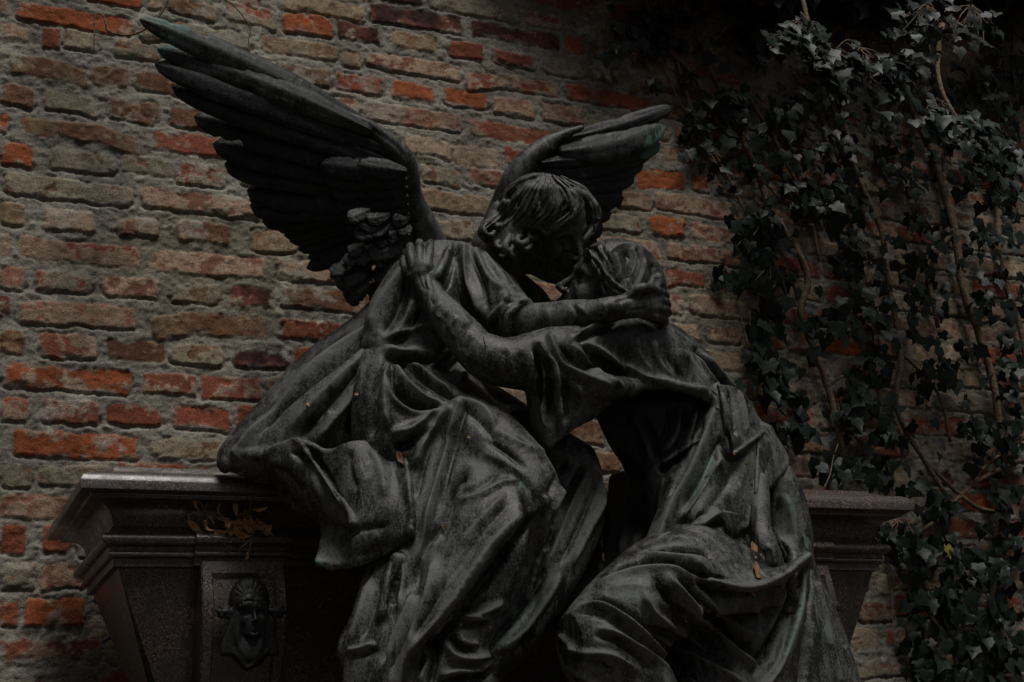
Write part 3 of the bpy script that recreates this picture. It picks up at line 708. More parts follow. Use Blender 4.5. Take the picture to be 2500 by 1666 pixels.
# --- wings
def feather(name, mat, parent, root, tip, width, bend=0.0, roll=0.0, sharp=.5, cup=.12, ns=26, nc=9, thick=.0028, seed=0, camber=.26, patina=0):
    """one feather: root and tip (x, y, w), width in photo pixels, bend sideways (part of the length), roll about the shaft"""
    r = random.Random(seed); a, b = P3(root), P3(tip); m = mpp((a + b) / 2); L = b - a; Ln = np.linalg.norm(L)
    view = (a + b) / 2 - CAMP; view /= np.linalg.norm(view); side = np.cross(view, L); side /= np.linalg.norm(side)
    ctrl = (a + b) / 2 + side * bend * Ln - view * cup * Ln * .5
    V = []; w2 = width * m / 2; nt_ = [(r.uniform(.35, .9), r.choice((-1, 1)), r.uniform(.15, .42)) for _ in range(r.choice((2, 2, 3, 4)))]
    for i in range(ns + 1):
        t = i / ns; p = a * (1 - t) ** 2 + 2 * ctrl * t * (1 - t) + b * t * t
        d = 2 * (1 - t) * (ctrl - a) + 2 * t * (b - ctrl); d /= np.linalg.norm(d)
        sv = np.cross(view, d); sv /= np.linalg.norm(sv); nv = np.cross(d, sv)
        if nv @ view > 0: nv = -nv
        ca, sa = math.cos(roll), math.sin(roll); sx = sv * ca + nv * sa; nx = nv * ca - sv * sa
        tipw = (1 - max(0, (t - (.62 + .22 * sharp)) / (.38 - .22 * sharp)) ** (2.2)) ** .5 if t < 1 else 0.02
        wd = w2 * (.38 + .62 * min(1, t * 2.6) ** .8) * max(.04, tipw)
        for j in range(nc):
            q = (j / (nc - 1)) * 2 - 1
            edge = 1.0
            for (nt0, sg, dp) in nt_:
                if q * sg > 0: edge -= dp * math.exp(-((t - nt0) / .022) ** 2) * abs(q) ** 3
            h = thick * (1 - .75 * q * q) + wd * camber * (1 - q * q) + (.0042 * math.exp(-(q / .13) ** 2)) * (1 - t * .8) - .0012 * math.exp(-((abs(q) - .3) / .15) ** 2)
            h += .0015 * math.sin((t * Ln / .012) * 6.28 + abs(q) * 7 + seed + 2 * math.sin(t * 9 + seed)) * min(1, abs(q) * 2) * r.uniform(.3, 1)
            V.append((p + sx * wd * q * edge + nx * h, p + sx * wd * q * edge + nx * (-thick * (1 - .8 * q * q))))
    top = [v[0] for v in V]; bot = [v[1] for v in V]; n = len(top); Fc = []
    for i in range(ns):
        for j in range(nc - 1):
            k = i * nc + j; Fc.append((k, k + nc, k + nc + 1, k + 1)); Fc.append((n + k, n + k + 1, n + k + nc + 1, n + k + nc))
        Fc.append((i * nc, n + i * nc, n + (i + 1) * nc, (i + 1) * nc)); k = i * nc + nc - 1; Fc.append((k, k + nc, n + k + nc, n + k))
    for j in range(nc - 1):
        Fc.append((j, j + 1, n + j + 1, n + j)); k = ns * nc + j; Fc.append((k + 1, k, n + k, n + k + 1))
    me = new_mesh(name, np.array(top + bot), Fc)
    if patina:                                                     # verdigris creeping from the tip along the upper edge
        tt, qq = np.meshgrid(np.linspace(0, 1, ns + 1), np.linspace(-1, 1, nc), indexing='ij'); g_ = (sst(.35, 1, tt) * (.35 + .65 * sst(-.2, .8, qq)) * patina).ravel()
        me.attributes.new('verdigris', 'FLOAT', 'POINT').data.foreach_set('value', np.concatenate([g_, g_]).astype(np.float32))
    return child(name, me, mat, parent)
FEG = bronze('green_feather_bronze', (.009, .0095, .010), (.046, .053, .050), (.075, .135, .112), .48, .55, .3)
SCAP = bronze('lit_feather_bronze', (.008, .008, .009), (.060, .062, .062), (.07, .11, .095), .42, .4, .35)  # lighter copy: light caught by the small feathers is put into the colour
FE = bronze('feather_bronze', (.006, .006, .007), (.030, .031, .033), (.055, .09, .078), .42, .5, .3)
def wing(arm, plates, feathers, kblend=.01, strokes=(), tilt=(.24, 480, 450, .75)):
    # the wings arch forwards: the higher, the nearer to the viewer
    tw = lambda p: (p[0], p[1], p[2] * tilt[3] + tilt[0] * (tilt[1] - p[1]) / tilt[2]) + tuple(p[3:])
    arm = [tw(p) for p in arm]; plates = [[tw(p) for p in q] for q in plates]; feathers = [(tw(f[0]), tw(f[1])) + tuple(f[2:]) for f in feathers]
    pts = [p[:3] for p in arm] + [p for q in plates for p in q]
    lo, hi = box_of(pts, .07); c = Clay(lo, hi, .0034)
    c.tube(arm, kblend)
    nr = len(plates[0])
    if plates: c.sheet(plates, 7, .012)
    V, Q = c.mesh(2)
    for g_ in strokes: V = chisel(V, Q, g_, .05, 1)
    V = grit(V, Q, .0008, 40)
    w = child('wing', new_mesh('wing', V, Q.astype(np.int32)), BRONZE, angel)
    for i, ft in enumerate(feathers):
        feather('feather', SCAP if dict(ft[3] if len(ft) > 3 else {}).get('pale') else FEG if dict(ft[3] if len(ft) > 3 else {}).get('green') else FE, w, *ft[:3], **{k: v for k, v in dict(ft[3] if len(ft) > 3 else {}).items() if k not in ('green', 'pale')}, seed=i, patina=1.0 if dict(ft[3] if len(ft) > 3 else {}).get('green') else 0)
    return w
A1 = [(1062, 605, -.10, 34), (1034, 545, -.10, 32), (1006, 484, -.10, 26), (998, 424, -.10, 26), (976, 380, -.105, 29), (938, 342, -.115, 25), (885, 302, -.13, 17), (820, 274, -.15, 10), (740, 238, -.17, 8)]
PL = [[(1005, 380, -.11), (1008, 440, -.11), (1008, 500, -.11), (1020, 560, -.11), (1010, 610, -.11)],
      [(930, 335, -.13), (910, 420, -.12), (920, 500, -.12), (940, 560, -.12), (950, 620, -.11)],
      [(820, 290, -.16), (790, 380, -.16), (800, 470, -.16), (830, 560, -.15), (880, 640, -.13)],
      [(660, 215, -.2), (660, 300, -.2), (700, 440, -.19), (750, 560, -.18), (820, 660, -.15)]]
F1 = [((905, 312, -.145), (341, 48, -.31), 71, dict(green=1, bend=.03, roll=-.42, sharp=.2, ns=44)),
      ((930, 335, -.130), (384, 121, -.285), 75, dict(green=1, bend=.025, roll=-.5, sharp=.3, ns=40)),
      ((960, 372, -.100), (378, 158, -.27), 85, dict(bend=.02, roll=-.55, sharp=.3, ns=40)),
      ((905, 322, -.105), (470, 144, -.255), 71, dict(green=1, bend=.03, roll=-.42, sharp=.4, ns=40)),
      ((950, 395, -.095), (420, 214, -.255), 89, dict(bend=.01, roll=-.55, sharp=.3, ns=36)),
      ((955, 420, -.095), (474, 286, -.245), 94, dict(bend=.0, roll=-.55, sharp=.4, ns=34)),
      ((955, 440, -.095), (520, 352, -.235), 96, dict(bend=-.01, roll=-.55, sharp=.5, ns=32)),
      ((950, 455, -.095), (548, 400, -.225), 92, dict(bend=-.03, roll=-.55, sharp=.6, ns=30)),
      ((950, 470, -.095), (634, 422, -.215), 78, dict(bend=-.05, roll=-.55, sharp=.6, ns=28)),
      ((960, 475, -.09), (603, 466, -.200), 92, dict(bend=-.06, roll=-.5, sharp=.95)),
      ((965, 485, -.09), (610, 502, -.195), 88, dict(bend=-.05, roll=-.5, sharp=.8)),
      ((970, 478, -.09), (640, 542, -.195), 66, dict(bend=-.05, roll=-.5, sharp=.7)),
      ((975, 472, -.09), (672, 556, -.19), 59, dict(bend=-.04, roll=-.42, sharp=.7)),
      ((980, 476, -.09), (694, 576, -.185), 57, dict(bend=-.04, roll=-.42, sharp=.6)),
      ((984, 484, -.09), (708, 591, -.18), 55, dict(bend=-.03, roll=-.42, sharp=.3)),
      ((986, 496, -.09), (729, 612, -.17), 52, dict(bend=-.02, roll=-.42, sharp=.6)),
      ((988, 508, -.09), (752, 631, -.16), 50, dict(bend=-.02, roll=-.42, sharp=.4)),
      ((990, 522, -.088), (749, 656, -.15), 57, dict(bend=-.05, roll=-.42, sharp=.2)),
      ((992, 562, -.085), (806, 678, -.14), 59, dict(bend=-.03, roll=-.42, sharp=.6))]
rr = random.Random(5)
for i in range(6):          # coverts in two rows
    t = .34 + .66 * i / 5; F1.append(((962 + 28 * t, 372 + 150 * t, -.062), (745 + 100 * t, 322 + 235 * t, -.112 + .02 * t), 64, dict(roll=-.3, sharp=.45, bend=-.02 + rr.uniform(-.02, .02))))
for i in range(6):
    t = .26 + .74 * i / 5; F1.append(((990 + 10 * t, 385 + 140 * t, -.045), (858 + 45 * t, 352 + 200 * t, -.08 + .01 * t), 56, dict(roll=-.3, sharp=.5, bend=rr.uniform(-.03, .03))))
def z4(x, y): return 580 + x / 3.92, 380 + y / 3.92
for k, (rx, ry, tx, ty, wd) in enumerate([(1200, 850, 1060, 930, 30), (1340, 860, 1120, 1020, 32), (1010, 1010, 900, 1140, 34), (1010, 1040, 1000, 1300, 40), (1260, 1060, 985, 1205, 40), (1270, 1100, 1080, 1310, 40),
        (1420, 1220, 1205, 1285, 24), (1660, 900, 1385, 1070, 44), (1640, 1030, 1385, 1190, 34), (1570, 890, 1385, 950, 26), (1440, 650, 1110, 745, 34), (1450, 560, 1235, 605, 24), (1460, 790, 1335, 865, 22),
        (1180, 1250, 1040, 1400, 46), (1380, 1290, 1260, 1375, 40), (1260, 520, 1050, 600, 30), (1610, 740, 1445, 765, 22), (1620, 600, 1480, 610, 26), (1650, 680, 1530, 720, 26), (1200, 900, 1020, 1030, 30), (1560, 980, 1300, 1000, 34), (1480, 700, 1160, 640, 24), (1660, 1060, 1330, 1300, 54), (1640, 1120, 1400, 1390, 50), (1620, 960, 1300, 1180, 46), (1560, 820, 1250, 930, 40)]):
    a, b = z4(rx, ry), z4(tx, ty); dk = {3: -.03, 13: -.05, 14: -.05}.get(k, 0)
    F1.append(((a[0], a[1], -.03 + dk), (b[0], b[1], .0 + dk), wd * 1.25, dict(roll=-.4 + .2 * math.sin(k * 2.3), sharp=.55, cup=.45, bend=-.10 + .08 * math.sin(k * 1.7), thick=.0022, camber=.13, ns=22, pale=1)))
wing(A1, PL, F1, strokes=[[([(1060, 580), (1035, 510), (1030, 450)], 3, 10, 10), ([(1000, 400), (960, 350), (880, 300)], -3, 8, 8), ([(980, 395), (985, 440), (1005, 500)], 3, 7, 7)]])
A2 = [(1190, 600, -.16, 40), (1215, 545, -.16, 36), (1243, 470, -.165, 34), (1275, 412, -.17, 32), (1318, 366, -.175, 24), (1362, 336, -.18, 14), (1420, 312, -.185, 7)]
PL2 = [[(1260, 440, -.175), (1290, 400, -.18), (1335, 365, -.185), (1380, 340, -.19)],
       [(1300, 480, -.18), (1350, 430, -.19), (1400, 390, -.195), (1450, 340, -.2)],
       [(1370, 520, -.185), (1420, 470, -.195), (1470, 420, -.2), (1520, 350, -.205)]]
F2 = [((1352, 345, -.195), (1641, 262, -.235), 46, dict(bend=.05, roll=.2, sharp=.5, ns=30)),
      ((1365, 372, -.165), (1619, 306, -.215), 78, dict(green=1, bend=.10, roll=.3, sharp=.4, ns=34)),
      ((1372, 395, -.172), (1611, 352, -.215), 62, dict(green=1, bend=.03, roll=.35, sharp=.5, ns=28)),
      ((1340, 425, -.16), (1590, 372, -.21), 52, dict(bend=.05, roll=.35, sharp=.4, ns=28)),
      ((1340, 440, -.158), (1570, 402, -.21), 50, dict(bend=.04, roll=.35, sharp=.4, ns=26)),
      ((1335, 455, -.155), (1548, 430, -.205), 64, dict(bend=.03, roll=.35, sharp=.5)),
      ((1330, 475, -.155), (1520, 458, -.2), 62, dict(bend=.02, roll=.35, sharp=.5)),
      ((1325, 470, -.150), (1521, 484, -.19), 70, dict(bend=.0, roll=.3, sharp=.7)),
      ((1330, 500, -.150), (1492, 523, -.18), 62, dict(bend=-.03, roll=.3, sharp=.5)),
      ((1370, 560, -.16), (1471, 560, -.17), 54, dict(bend=-.08, roll=.3, sharp=.8)),
      ((1390, 585, -.16), (1455, 600, -.17), 48, dict(bend=-.1, roll=.3, sharp=.8)),
      ((1320, 400, -.15), (1470, 385, -.18), 36, dict(roll=.3, sharp=.6)), ((1310, 420, -.15), (1440, 415, -.175), 36, dict(roll=.3, sharp=.6)),
      ((1305, 445, -.15), (1430, 445, -.17), 34, dict(roll=.3, sharp=.6)), ((1300, 470, -.15), (1420, 470, -.17), 34, dict(roll=.3, sharp=.6))]
wing(A2, PL2, F2, tilt=(.16, 560, 300, .9), strokes=[[([(1300, 390), (1330, 405), (1380, 400)], -3, 8, 8), ([(1345, 350), (1350, 390), (1330, 420)], 4, 8, 8)]])
# --- robe
lo, hi = box_of([(520, 600, -.1), (1520, 1860, .1), (1000, 1200, .24), (1000, 1200, -.27)], .04)
c = Clay(lo, hi, .0033)
c.tube([(1085, 640, -.09, 82), (1072, 720, -.085, 120), (1045, 820, -.08, 128), (1045, 900, -.08, 126), (1065, 990, -.08, 130), (1070, 1060, -.08, 120)], .03, dep=.8)
c.tube([(1075, 655, -.07, 62), (1130, 660, -.055, 62), (1180, 705, -.025, 70), (1222, 758, .02, 72), (1252, 782, .05, 62), (1266, 787, .055, 58)], .02)
c.tube([(1120, 615, -.10, 30), (1168, 622, -.09, 26), (1200, 662, -.05, 30), (1238, 708, -.01, 30)], .02)
c.tube([(1290, 738, .085, 9), (1266, 742, .112, 9), (1244, 770, .118, 9), (1240, 806, .105, 9), (1248, 834, .07, 8)], .006)       # shoulder and short sleeve
c.tube([(1000, 690, -.07, 55), (950, 760, -.07, 50), (925, 850, -.06, 44)], .03)
c.tube([(1090, 1030, -.03, 118), (1180, 1095, .05, 106), (1255, 1155, .105, 90), (1284, 1208, .125, 78)], .03)                        # near thigh
c.tube([(1290, 1200, .13, 68), (1255, 1300, .12, 74), (1180, 1430, .10, 84), (1100, 1560, .09, 92), (1040, 1700, .08, 100), (1010, 1840, .07, 108)], .03)
c.tube([(1190, 1030, -.08, 88), (1320, 1100, -.03, 74), (1420, 1150, .0, 62), (1446, 1185, .01, 55)], .03)                          # far thigh
c.tube([(1444, 1185, .01, 56), (1405, 1300, .02, 60), (1330, 1440, .03, 62), (1240, 1560, .04, 62), (1160, 1640, .04, 66), (1120, 1800, .03, 90)], .02)
c.sheet([[(1180, 1100, .02), (1330, 1160, .03), (1420, 1180, .0)], [(1180, 1300, .04), (1290, 1300, .05), (1400, 1290, -.01)], [(1120, 1480, .03), (1220, 1460, .02), (1330, 1420, -.01)], [(1000, 1680, .02), (1100, 1640, .0), (1200, 1600, -.01)], [(980, 1860, .02), (1080, 1860, .0), (1180, 1860, -.01)]], 22, .02)
# over-skirt falling from the hip in a long bunch
c.sheet([[(930, 1100, .01), (985, 1080, .02), (1050, 1040, .02), (1130, 1060, .05), (1200, 1110, .11)],
         [(975, 1240, .02), (1012, 1220, .07), (1080, 1200, .10), (1170, 1210, .16), (1262, 1250, .195)],
         [(930, 1380, .04), (985, 1380, .095), (1050, 1360, .12), (1120, 1350, .17), (1200, 1345, .20)],
         [(890, 1500, .06), (940, 1500, .09), (990, 1490, .12), (1045, 1480, .16), (1095, 1490, .175)],
         [(855, 1620, .05), (900, 1640, .09), (930, 1640, .11), (955, 1640, .13), (975, 1655, .13)],
         [(850, 1780, .05), (890, 1780, .08), (915, 1780, .10), (940, 1780, .11), (960, 1780, .11)]], 15, .02)
c.sheet([[(905, 1385, .02), (940, 1370, .03), (990, 1370, .03)], [(870, 1500, .01), (920, 1480, .03), (980, 1480, .03)], [(835, 1590, .0), (880, 1590, .04), (950, 1580, .04)], [(868, 1668, .01), (900, 1680, .04), (950, 1680, .04)], [(880, 1800, .0), (900, 1800, .03), (950, 1800, .03)]], 12, .01)
c.tube([(968, 1365, .10, 15), (948, 1430, .105, 17), (938, 1490, .10, 20), (933, 1508, .095, 18)], .006)
# skirt front between waist and lap
c.sheet([[(900, 870, -.02), (950, 860, .0), (1010, 880, .0), (1090, 920, .0), (1160, 960, -.01)],
         [(880, 960, -.01), (940, 960, .03), (1000, 970, .03), (1070, 1000, .03), (1150, 1030, .03)],
         [(875, 1060, -.03), (930, 1070, .03), (990, 1070, .05), (1060, 1070, .05), (1130, 1080, .05)],
         [(885, 1150, -.05), (930, 1170, .0), (1000, 1170, .03), (1060, 1170, .06), (1120, 1170, .07)]], 18, .02)
CROBE = c
c = Clay(*box_of([(520, 720, -.1), (1030, 1400, .12), (700, 1000, -.24)], .04), .0032)
# mantle spread behind her over the lid
c.sheet([[(965, 725, -.16), (866, 800, -.15), (758, 876, -.17), (655, 985, -.18), (560, 1095, -.18), (548, 1128, -.18)],
         [(960, 790, -.12), (880, 848, -.085), (770, 920, -.09), (680, 1010, -.11), (585, 1105, -.14), (556, 1132, -.15)],
         [(945, 880, -.08), (866, 930, -.05), (780, 990, -.06), (700, 1055, -.09), (620, 1118, -.12), (570, 1138, -.14)],
         [(890, 1000, -.06), (850, 1030, -.06), (790, 1070, -.07), (725, 1100, -.09), (660, 1130, -.12), (600, 1150, -.14)],
         [(900, 1110, -.08), (860, 1130, -.09), (800, 1150, -.10), (740, 1160, -.12), (690, 1165, -.14), (640, 1165, -.15)]], 16, .02)
c.tube([(965, 712, -.15, 20), (930, 742, -.135, 22), (860, 806, -.14, 22), (758, 884, -.16, 24), (662, 990, -.165, 24), (572, 1090, -.17, 20), (550, 1128, -.17, 14), (550, 1142, -.17, 10)], .02)
# the cloth that tumbles over the edge of the lid
c.sheet([[(552, 1128, -.15), (585, 1116, -.13), (630, 1104, -.10), (690, 1086, -.07), (722, 1078, -.05)],
         [(606, 1112, -.14), (645, 1118, -.09), (690, 1112, -.05), (730, 1106, -.02), (745, 1104, -.005)],
         [(640, 1148, -.12), (675, 1150, -.07), (715, 1148, -.03), (755, 1145, .0), (774, 1143, .02)],
         [(692, 1213, -.10), (725, 1208, -.045), (760, 1204, -.005), (795, 1200, .03), (812, 1198, .045)],
         [(718, 1246, -.09), (760, 1246, -.035), (800, 1246, .01), (834, 1246, .05), (846, 1246, .06)],
         [(740, 1254, -.09), (790, 1268, -.035), (830, 1277, .015), (858, 1284, .055), (870, 1288, .068)]], 8, .008)
c.sheet([[(735, 1085, -0.060), (800, 1105, -0.030), (850, 1088, 0.000), (893, 1084, 0.010), (940, 1098, 0.010), (985, 1128, 0.050)],
         [(760, 1150, -0.070), (820, 1160, -0.020), (870, 1150, 0.030), (920, 1150, 0.050), (965, 1165, 0.060), (998, 1185, 0.095)],
         [(785, 1230, -0.055), (830, 1240, -0.010), (880, 1235, 0.045), (930, 1235, 0.075), (975, 1240, 0.095), (1004, 1245, 0.110)],
         [(790, 1310, -0.025), (830, 1315, 0.010), (880, 1312, 0.050), (930, 1308, 0.080), (975, 1302, 0.100), (1004, 1296, 0.120)],
         [(778, 1372, 0.005), (820, 1378, 0.020), (865, 1368, 0.035), (915, 1352, 0.060), (965, 1330, 0.085), (1004, 1304, 0.110)]], 8, .008)
c.tube([(779, 1374, 0.005, 9), (815, 1383, 0.015, 10), (870, 1374, 0.035, 10), (925, 1354, 0.065, 9), (970, 1332, 0.085, 9), (1003, 1306, 0.110, 9)], .006)
c.tube([(988, 1125, 0.050, 9), (1000, 1190, 0.100, 9), (1004, 1250, 0.115, 9), (1005, 1300, 0.105, 10)], .006)
def SK(*rows):
    """'x,y x,y ... | amp | wl | wr | flags'"""
    out = []
    for r in rows:
        for ln in r.strip().splitlines():
            ln = ln.strip()
            if not ln: continue
            q = [t.strip() for t in ln.split('|')]
            out.append(([tuple(float(v) for v in p.split(',')) for p in q[0].split()], float(q[1]), float(q[2]), float(q[3])) + ((q[4],) if len(q) > 4 else ()))
    return out
ROBE_STROKES = [SK('''
1170,606 1205,650 1245,700 | 6.0 | 7 | 9 | o
1114,601 1100,660 1082,702 1060,730 | -11.0 | 8 | 10 | o
1119,611 1124,682 1145,754 1172,792 | -12.0 | 7 | 12 | o
1130,606 1137,675 1160,726 1178,784 | 10.0 | 10 | 12 | o
1150,608 1170,662 1183,713 1188,769 | -11.0 | 8 | 12 | o
1155,611 1193,680 1226,706 1250,716 | 9.0 | 9 | 12 | o
1100,604 1090,650 1075,690 | 8.0 | 9 | 9 | o
1210,735 1225,722 1262,722 1300,738 | 3 | 7 | 5
1200,752 1222,742 1262,740 1296,746 | -3 | 6 | 6
1246,716 1213,764 1188,792 | 10.0 | 9 | 11
1239,746 1226,790 1237,832 | 7.0 | 7 | 9
1252,760 1246,800 1256,836 | -8.0 | 6 | 6
1215,770 1200,810 1205,850 | -10.0 | 9 | 9
997,645 951,703 915,764 900,820 | 11.0 | 16 | 14 | o
1000,675 968,764 930,820 | -14.0 | 14 | 18
1012,720 985,790 945,830 | 8.0 | 12 | 10
1040,740 1000,810 950,845 | -9.0 | 12 | 12
925,830 976,815 1043,795 1090,800 | 8.0 | 9 | 10
930,848 971,861 1020,864 1090,872 | 11.0 | 13 | 9
925,868 980,880 1040,878 1110,892 | -15.0 | 10 | 10
1040,905 1078,874 1110,845 | 8.0 | 10 | 8
1112,935 1145,904 1165,880 | 7.0 | 9 | 9
1060,880 1090,850 1120,830 | -8.0 | 8 | 10
1085,915 1120,880 1150,850 | -8.0 | 8 | 10
946,879 915,950 906,1039 904,1085 | -15.0 | 12 | 12 | o
948,879 938,914 940,986 950,1057 | 13.0 | 12 | 14 | o
960,887 969,950 1013,990 1084,1000 | -15.0 | 13 | 12 | o
944,914 955,968 1004,1008 1071,1008 | 9.0 | 10 | 10
962,880 985,930 1040,975 1100,990 | 12.0 | 11 | 13 | o
985,882 1040,935 1095,968 1130,985 | -10.0 | 11 | 11 | o
1005,884 1060,930 1110,960 | 9.0 | 10 | 10 | o
945,1055 996,1052 1052,1014 1095,1000 | 13.0 | 12 | 14
955,1095 1000,1085 1050,1045 | -14.0 | 12 | 12
1098,1004 1036,1071 1018,1129 1004,1150 | 12.0 | 14 | 14 | o
1075,1040 1050,1090 1030,1150 1010,1230 | -10.0 | 10 | 11
1122,995 1103,1057 1080,1146 1050,1240 1027,1325 | 14.0 | 13 | 12 | o
1135,1000 1118,1060 1100,1130 1072,1220 1045,1310 | -7.5 | 9 | 15 | o
1110,980 1145,985 1185,1005 1210,1050 | 10.0 | 10 | 14 | o
1130,1000 1170,1030 1215,1085 | -5.0 | 12 | 12
1150,1135 1108,1194 1090,1250 1078,1292 1060,1330 | -26.0 | 12 | 16
1110,1228 1169,1208 1225,1180 1270,1172 | 5.5 | 12 | 10
1105,1205 1165,1190 1220,1155 | -6.0 | 12 | 10
1190,1110 1250,1140 1300,1180 1325,1225 | 3.5 | 20 | 14 | oc
1292,1242 1227,1302 1144,1410 1090,1490 992,1598 970,1666 | 11 | 7 | 18 | c
1300,1262 1240,1325 1160,1430 1100,1515 1010,1615 | -22.0 | 24 | 7 | oc
1260,1215 1200,1275 1130,1370 1080,1440 | -4.5 | 14 | 14
1240,1200 1175,1265 1110,1345 | 4.0 | 14 | 12
1200,1345 1130,1440 1070,1510 | 6.0 | 10 | 12
1065,1219 1030,1335 1014,1390 | 11.0 | 10 | 12
1072,1273 1036,1340 1018,1400 1005,1480 | -14.0 | 10 | 12
1068,1345 1047,1443 1010,1526 989,1605 | 11.0 | 13 | 13
1020,1400 1000,1480 965,1560 940,1640 | 10.0 | 10 | 10
1040,1420 1010,1510 975,1590 955,1660 | -12.0 | 8 | 10
1090,1400 1060,1480 1005,1570 | -9.0 | 10 | 12
960,1360 962,1461 948,1551 930,1640 | -14.0 | 9 | 9
985,1330 985,1420 970,1500 | 9.0 | 10 | 9
905,1400 880,1500 850,1590 | 8.0 | 8 | 12
930,1400 905,1500 880,1570 | -9.0 | 10 | 8
840,1590 880,1585 920,1570 | 7.0 | 8 | 8
842,1602 885,1600 930,1582 | -5.0 | 6 | 7
1108,1492 1151,1506 1205,1483 1235,1460 | 9.0 | 9 | 9
1105,1512 1160,1524 1240,1505 1260,1480 | -12.0 | 9 | 12
1110,1470 1150,1480 1200,1460 | -10.0 | 10 | 9
1100,1505 1160,1512 1230,1514 | 8.0 | 6 | 7
1079,1548 1105,1600 1155,1606 1220,1580 | 12.0 | 10 | 9
1095,1540 1125,1580 1170,1580 | -12.0 | 9 | 9
1117,1560 1148,1574 1170,1568 | 8.0 | 8 | 8
1050,1560 1040,1620 1020,1680 | 9.0 | 9 | 9
1065,1560 1062,1620 1050,1680 | -10.0 | 8 | 8
1061,1656 1110,1640 1151,1636 1209,1620 | 10.0 | 7 | 6
1061,1672 1120,1656 1170,1652 1215,1635 | -14.0 | 6 | 10
1451,1129 1420,1190 1386,1262 1350,1353 1300,1440 | 8.0 | 9 | 10
1470,1150 1440,1220 1405,1300 1360,1390 | -8.0 | 9 | 9
1415,1125 1380,1180 1346,1244 1330,1290 | 11.0 | 9 | 9
1430,1130 1395,1190 1362,1250 1345,1300 | -11.0 | 7 | 10
1385,1120 1360,1170 1335,1220 | -9.0 | 9 | 9
1480,1160 1470,1230 1430,1310 1385,1400 | 8.0 | 10 | 8
1330,1215 1331,1270 1330,1310 1322,1345 | 6.0 | 8 | 8 | o
1345,1240 1348,1300 1335,1350 | -12.0 | 7 | 9
1312,1270 1305,1340 1285,1420 1240,1500 | -20.0 | 18 | 12
1380,1390 1330,1470 1270,1550 1200,1600 | 9.0 | 10 | 12
1350,1360 1300,1440 1240,1520 1180,1580 | -9.0 | 12 | 12
1200,1044 1290,1090 1380,1110 | 4.0 | 10 | 12
1180,1070 1240,1110 1290,1150 | -6.0 | 10 | 10
640,1105 690,1090 722,1080 760,1090 800,1110 | 7.0 | 7 | 7
700,1100 760,1130 790,1190 810,1250 | -12.0 | 12 | 12
650,1135 700,1160 740,1210 | -6.0 | 12 | 14
745,1104 785,1160 825,1225 860,1280 | 9.0 | 12 | 7 | c
755,1102 800,1165 835,1235 868,1296 | -16.0 | 7 | 16
860,1095 850,1140 870,1200 | -7.0 | 12 | 14
900,1090 930,1150 940,1220 | 6.0 | 14 | 14
800,1350 860,1300 900,1290 960,1280 | -7.0 | 14 | 12
''')]
MANTLE_STROKES = [ROBE_STROKES[0] + SK('''
912,792 826,850 750,910 678,990 612,1066 575,1112 | 14 | 12 | 12 | oc
905,818 835,876 758,934 690,992 650,1040 625,1075 | -22 | 8 | 20 | o
895,862 820,930 750,1000 700,1062 | 9 | 18 | 18 | o
890,885 825,965 770,1030 725,1085 | -15 | 10 | 14 | o
905,900 850,980 800,1040 762,1092 | 12 | 14 | 14 | o
900,960 872,1020 850,1070 | -18 | 12 | 12 | o
745,1104 785,1158 828,1222 868,1286 | 6 | 14 | 6 | oc
''')]
clay_obj('robe', CROBE, BRONZE, angel, ROBE_STROKES, post=2, sharp=(14, .7), green=SK('''
1345,1350 1310,1440 1270,1520 1190,1600 | 1.2 | 22 | 22
1255,1175 1290,1200 1300,1240 | 1 | 20 | 20
1300,1150 1320,1200 1310,1260 | .8 | 14 | 14
'''))
clay_obj('mantle', c, BRONZE, angel, MANTLE_STROKES, sharp=(14, .7), green=SK('''
720,1250 790,1380 900,1372 1000,1310 | 1 | 14 | 14
'''))
# ================================================================ bronze mourning woman
base_w = at(1700, 1400, YR - .05)
mourner = empty('mourner_statue', tuple(base_w), label='weathered bronze veiled woman kneeling, her arm reaching up to the shoulder of the angel', cat='statue')
HW = Head(P3((1483, 720, .072)), frame((-.86, .45, .22), (.46, .88, 0)), .95)
# --- body: head, neck, near arm and hand, far arm, the bare arm hanging by her hip
lo, hi = box_of([(975, 590, .0), (1640, 920, .15), (1640, 600, -.10), (1300, 760, .14)], .05)
c = Clay(lo, hi, .0026)
HW.build(c, .15)
c.tube([(1520, 735, .04, 62), (1535, 790, .03, 66), (1550, 850, .02, 80)], .03)
c.tube([(1048, 704, .018, 28), (1062, 735, .035, 34), (1092, 775, .055, 43), (1140, 830, .08, 50), (1190, 878, .10, 53), (1260, 890, .115, 56), (1340, 872, .115, 58), (1430, 850, .10, 66)], .014)
c.tube([(1049, 706, .018, 28), (1040, 685, .012, 31), (1030, 660, .008, 34), (1024, 642, .0, 30)], .014, dep=.75)
hand(c, [[(1052, 690, .028, 14), (1070, 668, .035, 13), (1084, 640, .02, 11), (1092, 616, .002, 9)],
         [(1042, 652, .022, 13), (1046, 622, .014, 12), (1049, 604, -.004, 10.5), (1051, 593, -.025, 9)],
         [(1024, 648, .018, 13), (1024, 620, .010, 12), (1024, 602, -.008, 10.5), (1024, 592, -.03, 9)],
         [(1008, 652, .010, 12.5), (1003, 628, .0, 11.5), (1001, 610, -.018, 10), (1001, 600, -.035, 8.5)],
         [(1004, 672, .004, 12), (992, 655, -.008, 10.5), (986, 641, -.022, 9), (984, 632, -.035, 8)]], .005)
c.tube([(1420, 815, -.06, 40), (1340, 768, -.08, 28), (1310, 728, -.09, 26), (1272, 698, -.09, 28)], .012)
